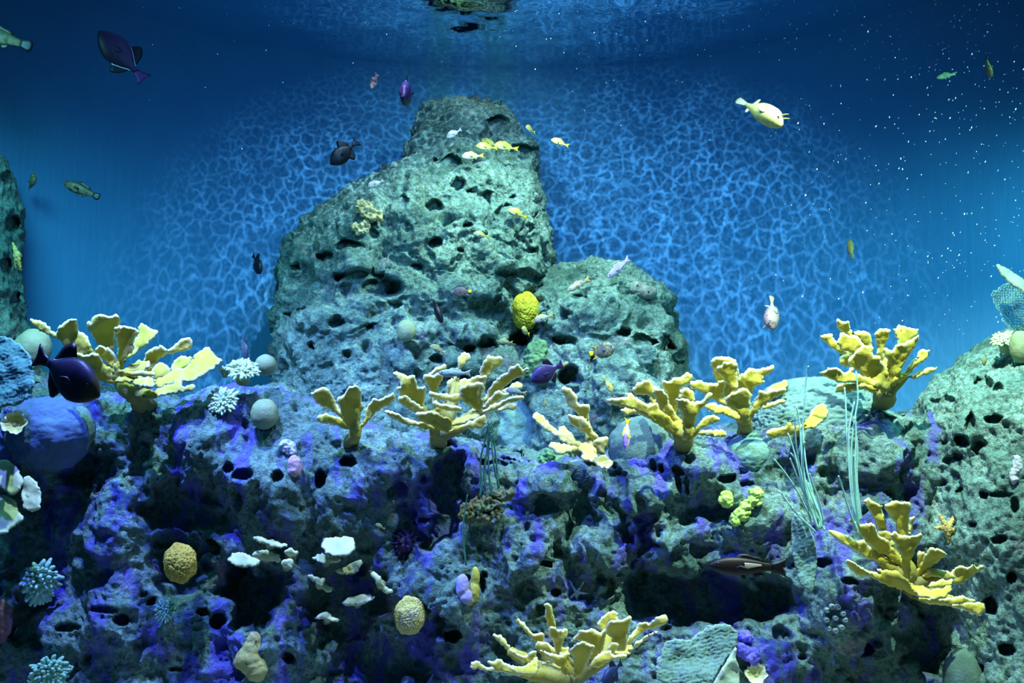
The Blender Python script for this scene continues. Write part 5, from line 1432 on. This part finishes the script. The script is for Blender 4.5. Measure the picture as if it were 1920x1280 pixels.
FY = lambda px, py: min(surf(px, py, 6.6), 6.5) - .22
g = 'dark triggerfish with white fin lines'
fish('purple triggerfish swimming up to the left in the top left corner', 'durgon', (186, 58), (270, 154), 4.9, 5.0, roll=0, cols=PURP, seed=1, group=g, bend=.25)
fish('large black triggerfish in front of the far left yellow coral', 'durgon', (186, 742), (66, 664), 3.7, 3.8, roll=4, cols=BLKN, seed=2, group=g)
fish('black triggerfish heading down left beside the upper tower', 'durgon', (620, 308), (671, 264), 5.4, 5.45, cols=BLK, seed=3, group=g, lines=False)
fish('round purple triggerfish seen head-on left of the tower top', 'durgon', (757, 182), (768, 164), 5.3, 5.55, cols=PURP, seed=4, group=g)
fish('purple triggerfish with bright white fin lines right of the largest yellow coral', 'durgon', (996, 714), (1056, 682), 4.55, 4.62, cols=[(.055, .03, .13), (.04, .022, .10), (.024, .015, .065), (.012, .009, .02), (.035, .02, .08)], seed=5, group=g)
fish('small black fish with its tail raised left of the tower foot', 'durgon', (489, 512), (474, 476), 5.9, 6.0, cols=BLK, seed=6, lines=False)
fish('black triggerfish in the shadow on the tower above the round ball coral', 'durgon', (829, 604), (808, 556), 5.3, 5.4, cols=BLK, seed=7, lines=False, roll=-150)
dk = fish('dark slender fish with a pale side patch in front of the cave at lower right', 'hogfish', (1330, 1060), (1476, 1064), 4.35, 4.35, cols=[(.022, .011, .007), (.016, .009, .006), (.02, .012, .008), (.008, .006, .006), (.010, .007, .007)], seed=8, roll=-8)
fish('dark blue fish at the bottom edge between the coral and the sea fan', 'durgon', (1130, 1284), (1166, 1240), 4.2, 4.3, cols=[(.02, .03, .12), (.012, .02, .08), (.01, .012, .05), (.01, .01, .04), (.01, .015, .06)], seed=9, lines=False)
fish('grey-black fish nosing down behind the upright anemone', 'durgon', (462, 670), (452, 628), 5.3, 5.35, cols=[(.05, .07, .10), (.08, .10, .13), (.14, .18, .20), (.03, .04, .06), (.04, .06, .09)], seed=10, lines=False)
fish('big mottled grouper with a black tail cut by the left edge near the top', 'grouper', (-70, 50), (61, 88), 4.6, 4.7, cols=GRP, seed=11)
fish('mottled greenish grouper with a black tail in the blue water at left', 'grouper', (119, 342), (187, 370), 5.2, 5.2, cols=GRP, seed=12, roll=6)
fish('tiny pale yellow oval fish near the left rock column', 'grunt', (66, 330), (53, 356), 5.6, 5.75, cols=GRN, seed=13)
fish('small reddish-brown fish left of the head-on purple triggerfish', 'hogfish', (696, 166), (708, 138), 5.9, 6.0, cols=[(.16, .09, .10), (.18, .10, .12), (.22, .14, .16), (.12, .07, .09), (.14, .08, .10)], seed=14, roll=40)
fish('pale yellow cowfish swimming down to the right in the upper right', 'boxfish', (1466, 236), (1378, 180), 4.5, 4.6, cols=COW, seed=15, roll=-14, bend=.3, cat='fish')
fish('pinkish spotted boxfish diving head down at right of the tower', 'boxfish', (1449, 617), (1447, 554), 4.9, 5.02, cols=COWP, seed=16, roll=60)
fish('dim green fish swimming left near the top right corner', 'grouper', (1756, 146), (1792, 138), 5.0, 5.0, cols=GRN, seed=17)
fish('brown fish seen from behind with a yellow fin, top right corner', 'grouper', (1858, 146), (1848, 104), 4.8, 4.7, cols=BRN, seed=18, roll=-30)
fish('tiny dark green fish casting a shadow on the right blue wall', 'grouper', (1592, 450), (1598, 484), 5.6, 5.5, cols=GRN, seed=19, roll=30)

gg = 'yellow grunts around the tower'
fish('yellow grunt overlapping another, left of the pair near the tower top', 'grunt', (892, 274), (934, 278), FY(910, 276), FY(910, 276) + .04, cols=GRUNT, seed=20, group=gg)
fish('yellow grunt half hidden behind the left one of the pair', 'grunt', (902, 262), (936, 276), FY(920, 268) + .08, FY(920, 268) + .08, cols=GRUNT, seed=21, group=gg)
fish('bright yellow grunt, right one of the pair near the tower top', 'grunt', (926, 272), (973, 280), FY(948, 276), FY(948, 276) + .04, cols=GRUNT, seed=22, group=gg)
fish('yellow grunt with pale head just below the pair', 'grunt', (866, 294), (908, 292), FY(886, 293), FY(886, 293) + .04, cols=GRUNTP, seed=23, group=gg)
fish('yellowish grunt at the right outline of the upper tower', 'grunt', (986, 238), (1004, 250), 6.0, 6.1, cols=GRUNT, seed=24, group=gg)
fish('yellow grunt in open blue water right of the tower', 'grunt', (1033, 262), (1067, 274), 5.7, 5.7, cols=GRUNT, seed=25, group=gg)
fish('yellow grunt with a bent tail on the right flank of the tower', 'grunt', (952, 394), (992, 408), FY(972, 400), FY(972, 400) + .04, cols=GRUNT, seed=26, group=gg, bend=-.6)
fish('yellow-green grunt touching the bright yellow honeycomb coral', 'grunt', (1001, 602), (1037, 590), 5.2, 5.2, cols=GRUNTP, seed=27, group=gg)
fish('small yellow-green grunt just under the yellow honeycomb coral', 'grunt', (979, 616), (993, 628), 5.35, 5.45, cols=GRUNT, seed=28, group=gg)
fish('faint green grunt left of the green sponge on the tower', 'grunt', (934, 640), (962, 642), 5.4, 5.4, cols=GRN, seed=29, group=gg)
fish('white-lilac fish in the middle of the tower top', 'grunt', (838, 258), (866, 242), FY(852, 250), FY(852, 250) + .04, cols=WHT, seed=30)
fish('white fish at the left edge of the tower shoulder', 'grunt', (690, 350), (720, 338), FY(705, 350), FY(705, 350) + .04, cols=WHT, seed=31)
fish('pale striped fish on the upper middle of the tower', 'grunt', (887, 438), (918, 444), FY(902, 441), FY(902, 441) + .04, cols=GRUNTP, seed=32)
fish('yellow-green fish with a yellow tail left of the tower centre above the largest coral', 'grunt', (806, 648), (836, 662), 5.2, 5.2, cols=GRN, seed=33)
fish('slim grey-green fish among the top leaves of the largest yellow coral', 'hogfish', (822, 699), (884, 700), 4.4, 4.4, cols=[(.30, .42, .34), (.38, .48, .38), (.48, .56, .42), (.34, .42, .24), (.36, .42, .2)], seed=34)
fish('grey-green fish by the right leaves of the largest yellow coral', 'grunt', (948, 731), (988, 738), 4.4, 4.4, cols=[(.30, .40, .28), (.40, .48, .32), (.54, .60, .44), (.36, .42, .18), (.44, .46, .12)], seed=35)
fish('tiny yellow fish right of the purple triggerfish', 'grunt', (1065, 678), (1052, 690), 5.0, 5.0, cols=GRUNT, seed=36)
fish('tiny yellow fish diving in front of the pimpled sheet coral', 'grunt', (1147, 736), (1132, 706), 4.9, 4.9, cols=GRUNT, seed=37)
fish('tiny yellowish fish between the purple triggerfish and the ledge', 'grunt', (1020, 764), (1026, 746), 4.9, 4.9, cols=GRN, seed=38)
fish('tiny olive fish on the crest of the right boulder', 'grunt', (1845, 686), (1849, 664), 4.35, 4.35, cols=GRN, seed=39)
fish('dark angelfish with a yellow tail on the tower', 'angel', (850, 548), (884, 546), 5.3, 5.3, cols=ANGD, seed=40)
fish('grey angelfish with yellow edges and tail above the sheet coral', 'angel', (1153, 652), (1104, 664), 4.9, 4.95, cols=ANG, seed=41)
fish('brown spotted fish with an orange tail on the lower right shoulder', 'hogfish', (1064, 545), (1106, 522), FY(1085, 534), FY(1085, 534) + .04, cols=SPOT, seed=42)
fish('violet fish rising off the lower right shoulder of the tower', 'hogfish', (1139, 520), (1181, 484), FY(1160, 510), FY(1160, 510) + .04, cols=HOG, seed=43)
fish('violet-headed yellow fish diving in front of the flat round dome coral', 'hogfish', (1173, 842), (1177, 784), 4.5, 4.55, cols=HOGY, seed=44, roll=40)
fish('small pale green fish nosing the plate coral at lower left of centre', 'grunt', (704, 982), (722, 992), 4.6, 4.6, cols=GRN, seed=45)

# pale patch on the flank of the dark slender fish
MPATCH, N_, L_, B_ = newmat('pale_flank', .4, .5); B_.inputs['Base Color'].default_value = (.42, .33, .25, 1)
Ld = .319
sd = 1 if (dk.matrix_world.to_3x3() @ Vector((0, 1, 0))).y < 0 else -1
mb = MB()
pv, pf = [], []
gx_, gz_ = 16, 6
for i in range(gx_):
    x = .06 - .22 * i / (gx_ - 1)
    hw = float(np.interp((.5 - x) / .8, TT, SPEC['hogfish']['wid'])); ht = float(np.interp((.5 - x) / .8, TT, SPEC['hogfish']['top']))
    for j in range(gz_):
        z = ht * (.55 - (.75 * (1 - .6 * i / (gx_ - 1))) * j / (gz_ - 1))
        yy = hw * max(0, 1 - (abs(z) / ht) ** 2) ** .4 + .003
        pv.append((x * Ld, sd * yy * Ld, z * Ld))
pf = grid_faces(gx_, gz_)
o = mesh_obj('flank_patch', pv, pf, MPATCH, dk); o['label'] = 'pale tan patch'
m_ = o.modifiers.new('t', 'SOLIDIFY'); m_.thickness = .002
# ------------------------------------------------------------------ drifting specks
rs = np.random.RandomState(21)
mb = MB()
octa_f = [(0, 2, 4), (2, 1, 4), (1, 3, 4), (3, 0, 4), (2, 0, 5), (1, 2, 5), (3, 1, 5), (0, 3, 5)]
for k in range(640):
    if k < 460:
        px = 1920 - abs(rs.normal()) * 260; py = rs.uniform(0, 620) if rs.rand() < .35 else abs(rs.normal()) * 260
        if px < 1380: px = rs.uniform(1480, 1920)
    else:
        px = rs.uniform(250, 1500); py = rs.uniform(0, 300) * rs.rand() + 10
    Y = rs.uniform(4.4, 5.3)
    big = rs.rand() ** 3
    w = (.5 + .85 * big) / FPX * Y; l = w * (rs.uniform(1.6, 3.0) if px > 1350 else 1.15)
    a = math.radians(68 + rs.normal() * 10)
    c = P(px, py, Y); ax = np.array([math.cos(a), rs.normal() * .2, math.sin(a)]); ax /= np.linalg.norm(ax)
    s1 = np.cross(ax, [0, 1, 0]); s1 /= np.linalg.norm(s1); s2 = np.cross(ax, s1)
    mb.add([c + s1 * w, c - s1 * w, c + s2 * w, c - s2 * w, c + ax * l, c - ax * l], octa_f)
MSPECK, N_, L_, B_ = newmat('speck', .5, .3); B_.inputs['Base Color'].default_value = (.7, .75, .78, 1)
tag(mb.build('drifting_specks', MSPECK), 'white specks drifting in the water, thickest at the upper right', 'particles', kind='stuff')
